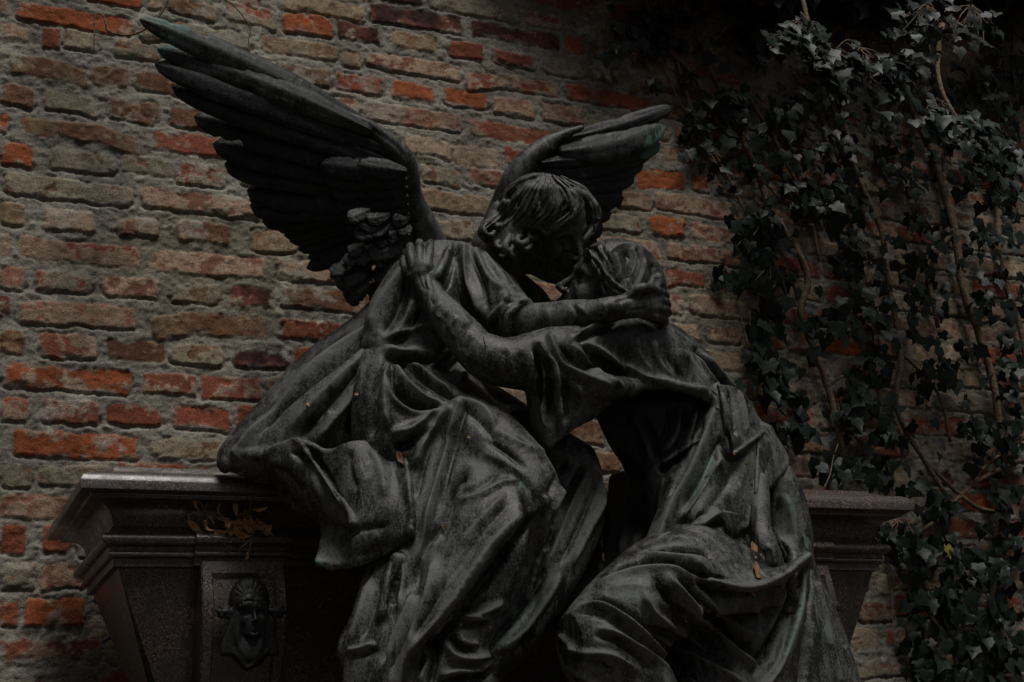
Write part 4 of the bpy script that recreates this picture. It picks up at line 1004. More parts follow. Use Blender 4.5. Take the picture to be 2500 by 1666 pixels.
ARM_W = [SK('''
1105,735 1135,775 1150,800 | 3 | 10 | 12
1092,760 1085,800 1110,830 | -3 | 8 | 12
1120,768 1100,800 1110,832 | 3 | 8 | 9
1140,790 1120,830 1130,860 | -2.5 | 8 | 10
1080,735 1064,760 1080,785 | 2.6 | 7 | 8
1060,700 1050,730 1064,750 | -2 | 7 | 7
1035,660 1036,690 1048,715 | -2.5 | 6 | 6
1045,660 1050,690 1058,708 | -1.8 | 5 | 5
1020,660 1026,690 1040,712 | -2 | 5 | 6
1150,805 1132,850 1150,884 | 3 | 10 | 12
''')]
clay_obj('body', c, BRONZE, mourner, ARM_W, gr=.0005)
lo, hi = box_of([(1790, 1170, .0), (1920, 1420, .22)], .05)
c = Clay(lo, hi, .003)
c.tube([(1846, 1180, .11, 30), (1852, 1215, .135, 27), (1858, 1280, .16, 25), (1868, 1330, .175, 30), (1880, 1372, .18, 33), (1886, 1400, .175, 28)], .01)
c.tube([(1868, 1340, .175, 22), (1862, 1380, .185, 20), (1860, 1410, .185, 17)], .01)
clay_obj('arm', c, BRONZE, mourner, [SK('''
1850,1220 1850,1290 1860,1350 | 2.5 | 9 | 9
1866,1330 1888,1350 1892,1390 | 3 | 8 | 8
1862,1340 1868,1375 1872,1400 | -3 | 6 | 6
''')], gr=.0005)
# --- plaited hair along the edge of the scarf
lo, hi = box_of([(1420, 600, .02), (1560, 750, .15)], .05)
c = Clay(lo, hi, .002)
PTH = catmull(np.array([(1434, 618, .128), (1456, 640, .143), (1472, 668, .153), (1491, 692, .157), (1514, 712, .157), (1543, 724, .15)], float), 10)
for ph in (0, 2.1, 4.2):
    c.tube([(x + 5.5 * math.cos(i * .22 + ph), y + 5.5 * math.sin(i * .22 + ph) * .8, w + .005 * math.sin(i * .22 + ph + 1), 7.5) for i, (x, y, w) in enumerate(PTH)][::3], .003, n=4)
c.tube([(1470, 690, .14, 8), (1478, 715, .145, 10), (1490, 738, .145, 9)], .004); c.tube([(1480, 690, .145, 8), (1492, 716, .15, 9), (1508, 735, .15, 8)], .004)
c.tube([(1432, 622, .118, 12), (1448, 626, .125, 12), (1462, 634, .13, 9)], .004)
clay_obj('hair', c, BRONZE, mourner, [SK('''
1438,612 1464,642 1482,672 1510,700 1545,718 | 2.5 | 3 | 3
1436,620 1458,648 1476,678 1502,704 1540,724 | -3 | 3 | 3
1434,628 1450,652 1468,684 1496,710 1534,730 | 2.5 | 3 | 3
1474,692 1482,716 1492,736 | -2.5 | 3 | 3
''')], smooth=1, gr=.0004)
# --- headscarf
lo, hi = box_of([(1420, 595, .0), (1640, 830, .12), (1600, 700, -.08)], .04)
c = Clay(lo, hi, .0026)
HW.e(c, (-.010, .034, 0), (.110, .103, .091), .01)
c.tube([(1562, 690, .07, 56), (1566, 745, .08, 56), (1556, 815, .05, 72)], .03)
HW.e(c, (.105, -.045, 0), (.092, .100, .14), .012, True)
HW.t(c, [(.082, .062, 0, .010), (.070, .060, .045, .010), (.040, .035, .079, .010), (.010, .000, .088, .009), (-.02, -.035, .083, .009)], .008)
HW.t(c, [(.082, .062, 0, .010), (.070, .060, -.045, .010), (.040, .035, -.079, .010), (.010, .000, -.088, .009), (-.02, -.035, -.083, .009)], .008)
clay_obj('headscarf', c, BRONZE, mourner, [SK('''
1470,610 1490,640 1503,680 1520,705 | -4.3 | 6 | 3.1 | o
1462,608 1483,640 1496,676 | 3.1 | 6 | 3.7 | o
1500,612 1512,650 1522,690 | 2.5 | 8 | 7
1553,612 1560,640 1548,680 1545,712 | -4.3 | 6 | 3.1 | o
1545,610 1550,640 1538,680 | 3.1 | 8 | 3.7 | o
1520,612 1535,640 1528,690 | -2.5 | 7 | 7
1575,624 1572,660 1556,700 1550,722 | 3.1 | 7 | 8
1590,640 1592,670 1575,705 | -3.1 | 8 | 7
1605,665 1610,690 1600,715 | 3.1 | 7 | 7
1585,708 1600,718 1620,716 | -3.1 | 5 | 3.1 | c
1616,690 1618,715 1612,740 | -2.5 | 6 | 6
''')])
# --- dark under-robe: chest, belly and the folds that hang between the two figures
lo, hi = box_of([(1380, 840, .0), (1900, 1860, .0), (1600, 1300, .16), (1600, 1300, -.17)], .04)
c = Clay(lo, hi, .004)
c.tube([(1560, 850, .0, 90), (1610, 960, .0, 135), (1640, 1060, .0, 150), (1680, 1180, .01, 140), (1720, 1320, .03, 150)], .03, dep=.75)
c.sheet([[(1462, 1000, .02), (1560, 990, .07), (1680, 990, .09), (1740, 1000, .08)],
         [(1500, 1080, .02), (1570, 1080, .06), (1660, 1090, .08), (1720, 1090, .09)],
         [(1552, 1165, .0), (1590, 1170, .05), (1640, 1170, .07), (1690, 1170, .09)],
         [(1560, 1260, -.02), (1590, 1270, .03), (1630, 1280, .06), (1660, 1280, .08)]], 14, .02)
c.sheet([[(1505, 1175, -.12), (1560, 1160, -.06), (1620, 1180, .02)], [(1490, 1300, -.12), (1545, 1300, -.04), (1610, 1310, .03)], [(1440, 1420, -.10), (1500, 1420, -.02), (1560, 1420, .05)], [(1350, 1540, -.06), (1420, 1540, .0), (1500, 1560, .06)], [(1200, 1640, -.03), (1300, 1650, .01), (1420, 1680, .05)], [(1150, 1840, -.03), (1280, 1840, .01), (1420, 1840, .04)]], 20, .02)
ROBE_W = [SK('''
1530,1000 1575,1080 1590,1150 | 9 | 10 | 12
1560,1000 1600,1080 1615,1160 | -9 | 10 | 10
1655,985 1650,1060 1618,1120 | 9 | 8 | 9
1640,985 1625,1060 1600,1120 | -8 | 8 | 8
1700,985 1685,1060 1660,1130 | 9 | 8 | 8
1680,985 1668,1060 1640,1140 | -9 | 7 | 7
1620,1132 1660,1105 1706,1076 | 8 | 7 | 7 | oc
1618,1146 1660,1120 1708,1092 | -9 | 6 | 6 | oc
1622,1160 1612,1230 1610,1300 | 8 | 6 | 8
1640,1150 1640,1220 1632,1290 | 7 | 7 | 7
1540,1190 1530,1280 1510,1370 | 8 | 10 | 10
1570,1200 1565,1290 1540,1380 | -9 | 9 | 9
1500,1250 1490,1330 1450,1420 | 7 | 9 | 9
1430,1450 1350,1540 1260,1600 | 8 | 10 | 10
1470,1440 1400,1550 1330,1640 | -9 | 10 | 10
1330,1580 1320,1640 1310,1700 | 8 | 8 | 8
1280,1600 1275,1650 1270,1700 | 7 | 7 | 7
1270,1552 1320,1553 1340,1548 | 7 | 5 | 5
''')]
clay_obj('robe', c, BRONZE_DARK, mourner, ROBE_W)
# --- mantle over shoulders, sleeve and back
lo, hi = box_of([(1150, 760, .0), (1960, 1340, .05), (1500, 900, .20), (1700, 1000, -.14)], .04)
c = Clay(lo, hi, .0032)
c.tube([(1172, 864, .092, 55), (1215, 882, .105, 60), (1262, 888, .115, 62), (1300, 882, .12, 62), (1345, 866, .125, 60)], .012)
c.tube([(1300, 882, .12, 60), (1370, 868, .12, 64), (1450, 850, .11, 72), (1530, 850, .09, 80), (1600, 885, .07, 82)], .03)
c.tube([(1480, 800, .05, 44), (1545, 805, .05, 52), (1620, 850, .03, 62), (1690, 910, .03, 62), (1745, 975, .03, 52)], .03)
c.sheet([[(1560, 800, .06), (1630, 815, .05), (1690, 855, .04), (1745, 915, .03), (1795, 975, .02), (1838, 1030, .01), (1866, 1052, .01)],
         [(1560, 860, .13), (1620, 880, .12), (1680, 915, .11), (1730, 960, .10), (1770, 1010, .09), (1805, 1050, .07), (1838, 1066, .05)],
         [(1520, 945, .14), (1590, 940, .14), (1650, 945, .135), (1710, 965, .125), (1745, 985, .12), (1772, 1010, .11), (1790, 1032, .10)]], 10, .02)
c.sheet([[(1560, 800, .04), (1690, 850, .02), (1800, 970, .0), (1860, 1050, .0)], [(1560, 830, -.08), (1680, 880, -.09), (1780, 990, -.09), (1850, 1060, -.08)]], 12, .02)
c.tube([(1330, 925, .145, 40), (1400, 935, .15, 38), (1470, 945, .15, 34), (1540, 948, .14, 22)], .02)
c.sheet([[(1293, 905, .10), (1335, 915, .14), (1390, 925, .155), (1450, 935, .155), (1515, 945, .145)],
         [(1294, 965, .10), (1332, 980, .14), (1385, 985, .145), (1445, 985, .14), (1490, 975, .135)],
         [(1304, 1025, .10), (1335, 1045, .135), (1375, 1035, .135), (1425, 1015, .13), (1462, 1000, .125)],
         [(1325, 1072, .11), (1340, 1085, .125), (1360, 1068, .125), (1400, 1038, .12), (1440, 1018, .115)]], 10, .012)
c.tube([(1168, 812, .085, 8), (1160, 850, .135, 8), (1165, 890, .14, 8), (1176, 918, .10, 8)], .005)      # hem of the tight under-sleeve
# jacket skirt: long lit fold, hip, collar-like corner
c.tube([(1765, 1000, .08, 48), (1745, 1060, .09, 56), (1712, 1140, .10, 54), (1668, 1225, .10, 48), (1628, 1300, .10, 42), (1610, 1330, .10, 34)], .02)
c.sheet([[(1780, 1030, .08), (1830, 1050, .06), (1868, 1052, .03), (1880, 1060, .0)],
         [(1765, 1110, .12), (1830, 1110, .11), (1885, 1105, .06), (1912, 1125, .02)],
         [(1740, 1190, .14), (1800, 1190, .135), (1850, 1190, .11), (1885, 1165, .07)],
         [(1700, 1270, .15), (1770, 1270, .145), (1825, 1255, .13), (1845, 1225, .11)],
         [(1660, 1340, .15), (1740, 1340, .15), (1800, 1340, .13), (1822, 1320, .11)]], 14, .02)
c.tube([(1872, 1050, .02, 9), (1898, 1088, .03, 10), (1917, 1128, .035, 10), (1890, 1165, .075, 9), (1862, 1195, .105, 9), (1846, 1215, .115, 8)], .006)
c.sheet([[(1766, 1252, .165), (1795, 1258, .17), (1824, 1268, .155)], [(1772, 1290, .165), (1792, 1296, .17), (1812, 1290, .16)], [(1783, 1316, .16), (1788, 1318, .16), (1794, 1312, .16)]], 6, .006)
MANTLE = [SK('''
1401,829 1450,847 1513,888 1566,923 1646,941 1736,963 1776,1005 | 12.0 | 12 | 9
1405,845 1468,882 1530,914 1585,935 1650,958 | -5.0 | 9 | 9
1396,834 1437,888 1477,923 1530,948 | 10.0 | 9 | 9
1415,850 1455,900 1500,938 | -4.0 | 7 | 8
1343,829 1370,892 1432,922 1513,950 | 10.0 | 10 | 9 | o
1358,838 1400,885 1450,918 | -5.0 | 8 | 8
1298,836 1312,888 1318,950 1322,1000 | -13.0 | 7 | 6
1312,832 1300,880 1296,940 | 6.0 | 6 | 7
1312,845 1352,901 1361,968 1365,1057 | 13.0 | 9 | 9 | o
1330,850 1338,910 1342,980 1345,1050 | -9.0 | 6 | 7
1376,915 1385,980 1378,1040 | -9.0 | 8 | 10
1330,930 1325,1000 1335,1060 | 6.0 | 7 | 7
1410,935 1420,985 1400,1030 | 6.0 | 9 | 9
1392,827 1450,800 1504,778 1545,776 | 9.0 | 7 | 6
1400,838 1455,812 1510,790 | -8.0 | 6 | 8
1588,790 1646,812 1700,855 1736,905 | 5.0 | 8 | 10
1566,805 1557,860 1600,920 | 5.0 | 12 | 14
1620,815 1630,870 1680,930 1720,955 | -7.0 | 14 | 16
1600,820 1605,880 1650,930 | 6.0 | 14 | 12
1662,845 1690,890 1735,945 | 5.0 | 12 | 12
1700,855 1736,905 1780,968 1796,1040 | -15.0 | 7 | 8 | o
1688,855 1722,905 1764,965 1782,1020 | 9.0 | 8 | 8
1712,855 1750,905 1796,965 1812,1045 | 11.0 | 8 | 8
1758,905 1803,955 1825,1012 1838,1060 | -8.5 | 6 | 7
1770,905 1815,955 1840,1015 1852,1052 | 5.9 | 7 | 7
1800,990 1832,1000 1842,1030 | -5.9 | 6 | 6
1749,1004 1727,1057 1691,1146 1646,1227 1612,1312 | 15.0 | 12 | 17 | oc
1725,1020 1700,1080 1665,1150 1625,1230 | -16.0 | 12 | 8
1770,1050 1745,1110 1712,1180 1660,1260 | -12.0 | 8 | 14
1776,1105 1736,1150 1704,1213 1655,1275 | 8.0 | 14 | 14
1800,1130 1770,1190 1720,1260 | -3.2 | 12 | 16
1771,1050 1772,1085 1780,1110 1800,1100 1823,1086 | 6.5 | 5 | 5
1764,1060 1766,1095 1778,1122 1805,1112 1830,1096 | -5.9 | 5 | 6
1790,1035 1785,1060 1790,1085 | -5.2 | 6 | 6
1852,1075 1850,1130 1846,1195 | -3.9 | 4 | 4 | oc
1825,1100 1810,1170 1780,1230 | 3.2 | 14 | 16
1880,1075 1892,1110 1870,1150 | -3.2 | 12 | 12
1835,1230 1825,1270 1815,1300 | 4.5 | 6 | 6
1765,1250 1740,1262 1700,1290 | 8.0 | 9 | 9
1770,1275 1735,1290 1690,1310 | -11.0 | 9 | 9
1650,1280 1690,1268 1720,1250 | -7.0 | 8 | 8
1200,842 1188,880 1205,925 | 1.5 | 9 | 10
1235,850 1230,890 1240,930 | -3.0 | 7 | 9
1250,852 1250,892 1262,930 | 2.5 | 7 | 8
1275,856 1270,900 1285,940 | -2.5 | 8 | 8
''')]
clay_obj('mantle', c, BRONZE, mourner, MANTLE, sharp=(14, .7), green=SK('''
1750,1100 1715,1170 1685,1230 | 1.2 | 18 | 18
1250,880 1290,890 1320,900 | .8 | 16 | 16
1560,900 1600,930 | .9 | 16 | 16
'''))
# --- loose end of the shawl and the square lapel behind the hip
lo, hi = box_of([(1700, 920, .0), (1940, 1240, .18), (1900, 1100, -.02)], .04)
c = Clay(lo, hi, .0026)
c.sheet([[(1728, 945, .13), (1768, 945, .135), (1800, 955, .115), (1832, 985, .07)],
         [(1750, 1000, .135), (1784, 1000, .148), (1818, 1010, .122), (1848, 1026, .07)],
         [(1764, 1050, .135), (1786, 1055, .158), (1817, 1048, .132), (1854, 1050, .07)],
         [(1766, 1086, .132), (1790, 1110, .158), (1824, 1085, .142), (1864, 1056, .065)]], 5, .004)
c.sheet([[(1856, 1045, .05), (1880, 1062, .035), (1900, 1090, .03), (1922, 1130, .03)],
         [(1850, 1100, .105), (1868, 1110, .095), (1888, 1128, .08), (1912, 1146, .05)],
         [(1846, 1204, .150), (1852, 1204, .148), (1862, 1198, .14), (1880, 1182, .115)]], 5, .004)
clay_obj('shawl', c, BRONZE, mourner, [SK('''
1778,950 1792,1000 1800,1075 | -9 | 6 | 7
1762,955 1772,1010 1776,1075 | 5 | 7 | 7
1800,950 1815,1000 1822,1070 | 7 | 7 | 7
1815,960 1836,1005 1842,1060 | -8 | 5 | 6
1768,1084 1790,1108 1824,1084 1862,1056 | 3 | 4 | 4 | oc
1870,1060 1880,1110 1862,1180 | -3 | 9 | 9
1852,1068 1849,1130 1847,1195 | 3 | 4 | 4 | oc
''')], smooth=1, sharp=(10, .6))
# --- skirt with the raised knee, the swag and the cloak behind
lo, hi = box_of([(1330, 1150, .0), (2160, 1870, .0), (1500, 1500, .30), (1900, 1300, -.10)], .04)
c = Clay(lo, hi, .0034)
c.tube([(1770, 1350, .05, 100), (1690, 1400, .10, 118), (1600, 1450, .14, 122), (1520, 1510, .17, 116), (1470, 1565, .18, 104)], .03)
c.tube([(1468, 1570, .18, 102), (1500, 1650, .17, 112), (1560, 1740, .15, 120), (1620, 1850, .13, 130)], .03)
c.tube([(1800, 1420, .05, 120), (1800, 1540, .06, 150), (1780, 1680, .06, 180), (1760, 1850, .06, 220)], .04, dep=.8)
c.sheet([[(1600, 1322, .12), (1700, 1300, .17), (1780, 1332, .19), (1846, 1368, .18), (1890, 1392, .14)],
         [(1530, 1370, .17), (1640, 1352, .22), (1750, 1385, .235), (1840, 1412, .225), (1910, 1390, .18), (1960, 1356, .12)][:5],
         [(1500, 1420, .20), (1620, 1400, .25), (1740, 1420, .255), (1836, 1432, .24), (1925, 1402, .19)],
         [(1480, 1470, .22), (1600, 1470, .255), (1720, 1480, .24), (1830, 1480, .20), (1930, 1450, .15)]], 16, .02)
c.tube([(1690, 1378, .25, 14), (1759, 1421, .255, 16), (1836, 1432, .24, 17), (1912, 1404, .19, 16), (1969, 1360, .11, 12)], .012)
c.tube([(1618, 1312, .13, 14), (1700, 1298, .18, 16), (1778, 1332, .20, 15), (1843, 1366, .185, 13), (1880, 1386, .15, 10)], .01)
# cloak down the right side
c.tube([(1908, 1165, .02, 34), (1926, 1230, .02, 42), (1938, 1300, .02, 46), (1942, 1370, .02, 44), (1968, 1450, .02, 48), (2000, 1550, .02, 58), (2030, 1660, .02, 68), (2070, 1850, .02, 80)], .02)
c.sheet([[(1890, 1170, .05), (1925, 1200, .03), (1945, 1250, .0)], [(1895, 1300, .04), (1935, 1310, .03), (1960, 1320, .0)], [(1940, 1380, .07), (1960, 1390, .06), (1972, 1400, .02)], [(1910, 1500, .12), (1955, 1500, .10), (2020, 1500, .04)], [(1860, 1640, .13), (1940, 1640, .11), (2060, 1640, .05)], [(1820, 1850, .13), (1950, 1850, .11), (2120, 1850, .05)]], 18, .02)
c.tube([(1968, 1372, .10, 10), (1958, 1440, .12, 15), (1938, 1530, .14, 20), (1908, 1620, .15, 25), (1870, 1720, .15, 28), (1850, 1850, .15, 30)], .01)
SKIRT = [SK('''
1575,1345 1633,1337 1702,1347 1745,1370 | -14 | 8 | 9
1560,1352 1620,1358 1700,1368 1750,1395 | 8 | 10 | 9
1440,1430 1500,1392 1568,1372 1644,1372 1740,1408 1800,1418 | -16 | 8 | 9
1430,1445 1500,1410 1570,1390 1640,1388 1700,1402 | 8 | 7 | 11
1702,1379 1759,1421 1836,1432 1912,1404 1969,1360 | 9 | 8 | 8 | oc
1690,1400 1750,1445 1836,1458 1920,1430 | -20 | 9 | 18
1610,1385 1663,1444 1713,1505 1778,1571 1836,1620 1897,1609 | 17 | 16 | 14
1640,1400 1700,1460 1760,1530 1830,1590 1890,1590 | -24 | 18 | 14
1720,1455 1770,1510 1830,1550 1880,1560 | 10 | 14 | 14
1590,1400 1640,1470 1690,1540 1750,1590 | -14 | 10 | 12
1568,1460 1591,1532 1644,1560 1740,1606 1800,1640 | -12 | 12 | 14
1560,1430 1600,1500 1660,1545 1720,1580 | 9 | 14 | 12
1600,1560 1690,1600 1780,1650 1840,1690 | 12 | 14 | 14
1399,1483 1461,1480 1522,1510 1583,1563 1637,1636 1667,1680 | 12 | 10 | 7
1405,1472 1465,1466 1530,1495 1595,1550 1650,1625 | -11 | 10 | 7
1395,1500 1455,1500 1515,1530 1570,1585 | -6 | 10 | 8
1445,1532 1499,1544 1560,1578 1606,1616 1652,1672 | 8 | 8 | 8
1440,1550 1500,1562 1555,1600 1600,1650 | -8 | 9 | 9
1362,1545 1400,1580 1420,1590 | 6 | 8 | 8
1360,1580 1420,1592 1500,1600 1570,1650 | 7 | 8 | 9
1365,1598 1430,1612 1500,1640 | -7 | 8 | 9
1375,1622 1420,1650 1470,1675 | 6 | 8 | 8
1480,1440 1540,1430 1600,1440 | 5 | 12 | 16
1966,1406 1950,1502 1912,1609 1874,1670 | 10 | 12 | 10 | oc
1975,1391 1976,1521 1966,1636 1960,1700 | -20 | 8 | 10 | oc
1955,1380 1920,1490 1870,1590 1830,1660 | -22 | 16 | 14
1930,1430 1890,1510 1870,1560 | 8 | 12 | 12
1996,1430 2020,1530 2050,1660 | 6 | 12 | 14 | oc
1915,1200 1935,1280 1950,1350 | 6 | 12 | 12
1900,1210 1908,1290 1915,1370 | -12 | 12 | 10
1840,1450 1850,1520 1840,1580 | 6 | 10 | 12
''')]
clay_obj('skirt', c, BRONZE, mourner, SKIRT, sharp=(14, .75), green=SK('''
1915,1195 1945,1260 1968,1330 1975,1400 | 1.2 | 16 | 14
1968,1400 1955,1480 1935,1560 1900,1640 | 1.3 | 18 | 18
2000,1480 2035,1580 2070,1670 | .9 | 18 | 18
1545,1430 1568,1480 1580,1540 | 1.3 | 16 | 16
1820,1440 1810,1500 1840,1560 | .9 | 20 | 20
'''))
# ================================================================ bronze masks on the brackets
def build_mask():
    A = np.array([(0, -1.0, 0), (0, 0, 1.0), (1.0, 0, 0)])
    p0 = at(609, 1504, YF + .042); H = Head(p0, A, .43)
    lo, hi = p0 - np.array([.085, .065, .13]), p0 + np.array([.085, .04, .125])
    c = Clay(lo, hi, .0017)
    H.build(c, 1.0)
    def W(px, py, dy=0): return at(px, py, YF + .042 - dy)
    def tb(pts, k=.004, dep=1.0):
        w = np.array([W(x, y, d) for x, y, d, r_ in pts]); R = np.array([q[3] for q in pts]) * mpp(w)
        Q = catmull(np.hstack([w, R[:, None]]), 6); c.tubew(Q[:, :3], Q[:, 3], k, dep)
    # fan-shaped headdress, fillet and fringe
    c.ellw(W(609, 1466, -.004), (.041, .047, .022), np.array([(1, 0, 0), (0, 0, 1), (0, 1, 0.0)]), .006)
    tb([(574, 1492, .020, 6), (584, 1468, .030, 7), (609, 1456, .036, 8), (634, 1468, .030, 7), (646, 1494, .020, 6)])
    tb([(579, 1482, .026, 4), (590, 1468, .036, 4), (609, 1462, .041, 4), (630, 1469, .036, 4), (641, 1484, .026, 4)], .002)
    tb([(588, 1481, .034, 5), (609, 1474, .039, 6), (632, 1482, .034, 5)])
    for x in (594, 602, 609, 617, 625): tb([(x, 1472, .040, 3), (x, 1480, .041, 3), (x + (x - 609) * .05, 1485, .040, 2)], .001)
    # rosettes, hanging veil, wimple
    for cx, cy in ((548, 1494), (678, 1493)):
        for k in range(6):
            t = k * 1.047; tb([(cx, cy, .016, 6), (cx + 13 * math.cos(t), cy + 11 * math.sin(t), .018, 7), (cx + 18 * math.cos(t + .3), cy + 15 * math.sin(t + .3), .012, 4)], .002)
        tb([(cx, cy, .022, 6), (cx + (609 - cx) * .35, cy - 2, .014, 8)], .003)
    c.ellw(W(609, 1555, -.012), (.047, .062, .020), np.array([(1, 0, 0), (0, 0, 1), (0, 1, 0.0)]), .006)
    for s_ in (-1, 1):
        tb([(609 + s_ * 33, 1490, .020, 9), (609 + s_ * 44, 1530, .016, 11), (609 + s_ * 56, 1570, .008, 12), (609 + s_ * 64, 1594, .004, 9)], .006)
        tb([(609 + s_ * 26, 1500, .024, 7), (609 + s_ * 30, 1540, .022, 8), (609 + s_ * 26, 1575, .018, 8), (609 + s_ * 10, 1604, .016, 7)], .005)
    for s_ in (-1, 1):
        for q_ in (0, .5, 1): tb([(609 + s_ * (28 + 6 * q_), 1492, .016, 8), (609 + s_ * (34 + 10 * q_), 1540, .012, 10), (609 + s_ * (38 + 18 * q_), 1592, .006, 9)], .006)
    c.ellw(W(608, 1588, .004), (.034, .030, .022), np.array([(1, 0, 0), (0, 0, 1), (0, 1, 0.0)]), .008)
    for k, (wd, y0, y1) in enumerate(((30, 1545, 1590), (36, 1560, 1608), (46, 1580, 1628))):
        tb([(609 - wd, y0, .012 - .002 * k, 6), (609 - wd * .55, (y0 + y1) / 2, .018 - .002 * k, 7), (605, y1, .018 - .003 * k, 7), (609 + wd * .55, (y0 + y1) / 2, .018 - .002 * k, 7), (609 + wd, y0, .012 - .002 * k, 6)], .005)
    tb([(607, 1600, .004, 30), (603, 1625, .0, 14)], .008, .6)
    V, Q = c.mesh(1)
    V = chisel(V, Q, [([(609 + 12 * math.sin(t), 1462 - 10 * math.cos(t)), (609 + 44 * math.sin(t), 1464 - 50 * math.cos(t))], -.8, 2.5, 2.5, 'oc') for t in np.linspace(-1.35, 1.35, 9)], .03, 0)
    return V, Q
Vm, Qm = build_mask()
kids = [o for o in tomb.children if o.name.startswith('bracket')]
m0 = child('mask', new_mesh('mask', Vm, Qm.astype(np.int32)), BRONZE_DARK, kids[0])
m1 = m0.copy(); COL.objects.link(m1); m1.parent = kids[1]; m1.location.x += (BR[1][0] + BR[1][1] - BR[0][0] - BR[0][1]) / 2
# ================================================================ ivy on the wall
def leaf_mat(name, col, var):
    m, nt, b = mat_nodes(name); p = geo_pos(nt)
    c = mix(nt, noise(nt, p, 22, 2), col, var); nt.links.new(c, b.inputs['Base Color'])
    b.inputs['Roughness'].default_value = .46; b.inputs['Specular IOR Level'].default_value = .2
    nt.links.new(bump(nt, noise(nt, p, 160, 3), .002, .35), b.inputs['Normal'])
    return m
IVY = leaf_mat('shaded_ivy_leaf', (.0055, .011, .0075), (.014, .023, .016)); IVYL = leaf_mat('lit_ivy_leaf', (.010, .017, .013), (.022, .031, .025)); YEL = leaf_mat('yellowed_leaf', (.26, .20, .05), (.17, .14, .04))  # shaded and lit copies of one leaf, light painted into the colour
def bark_mat():
    m, nt, b = mat_nodes('ivy_bark'); p = geo_pos(nt)
    c = ramp(nt, noise(nt, p, 60, 4), [(.3, (.07, .045, .028)), (.7, (.22, .145, .085))]); nt.links.new(c, b.inputs['Base Color']); b.inputs['Roughness'].default_value = .9
    nt.links.new(bump(nt, noise(nt, p, 130, 4), .006, .8), b.inputs['Normal']); return m
BARK = bark_mat()
HALF = [(.10, -.10), (.28, -.15), (.46, -.04), (.43, .14), (.53, .33), (.41, .45), (.27, .56), (.12, .80)]
SPINE = [(0, .0), (0, .18), (0, .40), (0, .62), (0, 1.0)]
LV = np.array(SPINE + HALF + [(-x, y) for x, y in HALF])
LF = []
for o_, sg in ((5, 1), (13, -1)):
    tri = [(0, o_, o_ + 1), (0, o_ + 1, o_ + 2), (0, o_ + 2, o_ + 3), (0, o_ + 3, 1), (1, o_ + 3, 2), (2, o_ + 3, o_ + 5), (o_ + 3, o_ + 4, o_ + 5), (2, o_ + 5, o_ + 6), (2, o_ + 6, 3), (3, o_ + 6, o_ + 7), (3, o_ + 7, 4)]
    LF += [t if sg > 0 else t[::-1] for t in tri]
LF = np.array(LF)
def leaves(Pts, size, nrm, tip, rs, lance=0.0, curl=.25):
    """one mesh of ivy leaves: points, sizes, facing and tip directions (arrays)"""
    n = len(Pts); nrm = nrm / np.linalg.norm(nrm, axis=1)[:, None]
    tip = tip - (tip * nrm).sum(1)[:, None] * nrm; tip = tip / (np.linalg.norm(tip, axis=1)[:, None] + 1e-9); sd_ = np.cross(tip, nrm)
    q = LV[None] * np.ones((n, 1, 1)); x = q[..., 0] * rs.uniform(.8, 1.15, (n, 1)) * (1 - lance); y = q[..., 1] * (1 + lance)
    x = x + rs.normal(0, .03, x.shape); y = y + rs.normal(0, .02, y.shape)
    z = np.abs(x) * rs.uniform(.05, .45, (n, 1)) - curl * y * y * rs.uniform(.2, 1.3, (n, 1)) - x * x * rs.uniform(.0, .6, (n, 1)) + rs.normal(0, .022, x.shape)
    sz = size[:, None, None]
    V = Pts[:, None] + sz * (x[..., None] * sd_[:, None] + y[..., None] * tip[:, None] + z[..., None] * nrm[:, None])
    Fc = (LF[None] + (np.arange(n) * len(LV))[:, None, None]).reshape(-1, 3)
    return V.reshape(-1, 3), Fc
def tube_mesh(paths, rough=.15, seg=7, rs=None):
    """paths: list of (world points, radii)"""
    V, Fc = [], []
    for W_, R_ in paths:
        Q = catmull(np.hstack([np.asarray(W_), np.asarray(R_)[:, None]]), 6); P, R = Q[:, :3], np.maximum(Q[:, 3], .0006); base = len(V)
        for i in range(len(P)):
            d = P[min(i + 1, len(P) - 1)] - P[max(i - 1, 0)]; d = d / (np.linalg.norm(d) + 1e-9); a = np.cross(d, (0.3, 1, .2)); a /= np.linalg.norm(a); b = np.cross(d, a)
            for k in range(seg):
                t = 6.2832 * k / seg; rr_ = R[i] * (1 + rough * math.sin(i * 1.7 + k * 2.1)); V.append(P[i] + rr_ * (math.cos(t) * a + math.sin(t) * b))
        for i in range(len(P) - 1):
            for k in range(seg):
                Fc.append((base + i * seg + k, base + i * seg + (k + 1) % seg, base + (i + 1) * seg + (k + 1) % seg, base + (i + 1) * seg + k))
        Fc.append(tuple(range(base + seg - 1, base - 1, -1))); Fc.append(tuple(range(base + (len(P) - 1) * seg, base + len(P) * seg)))
    return np.array(V), Fc
RSI = np.random.default_rng(21)
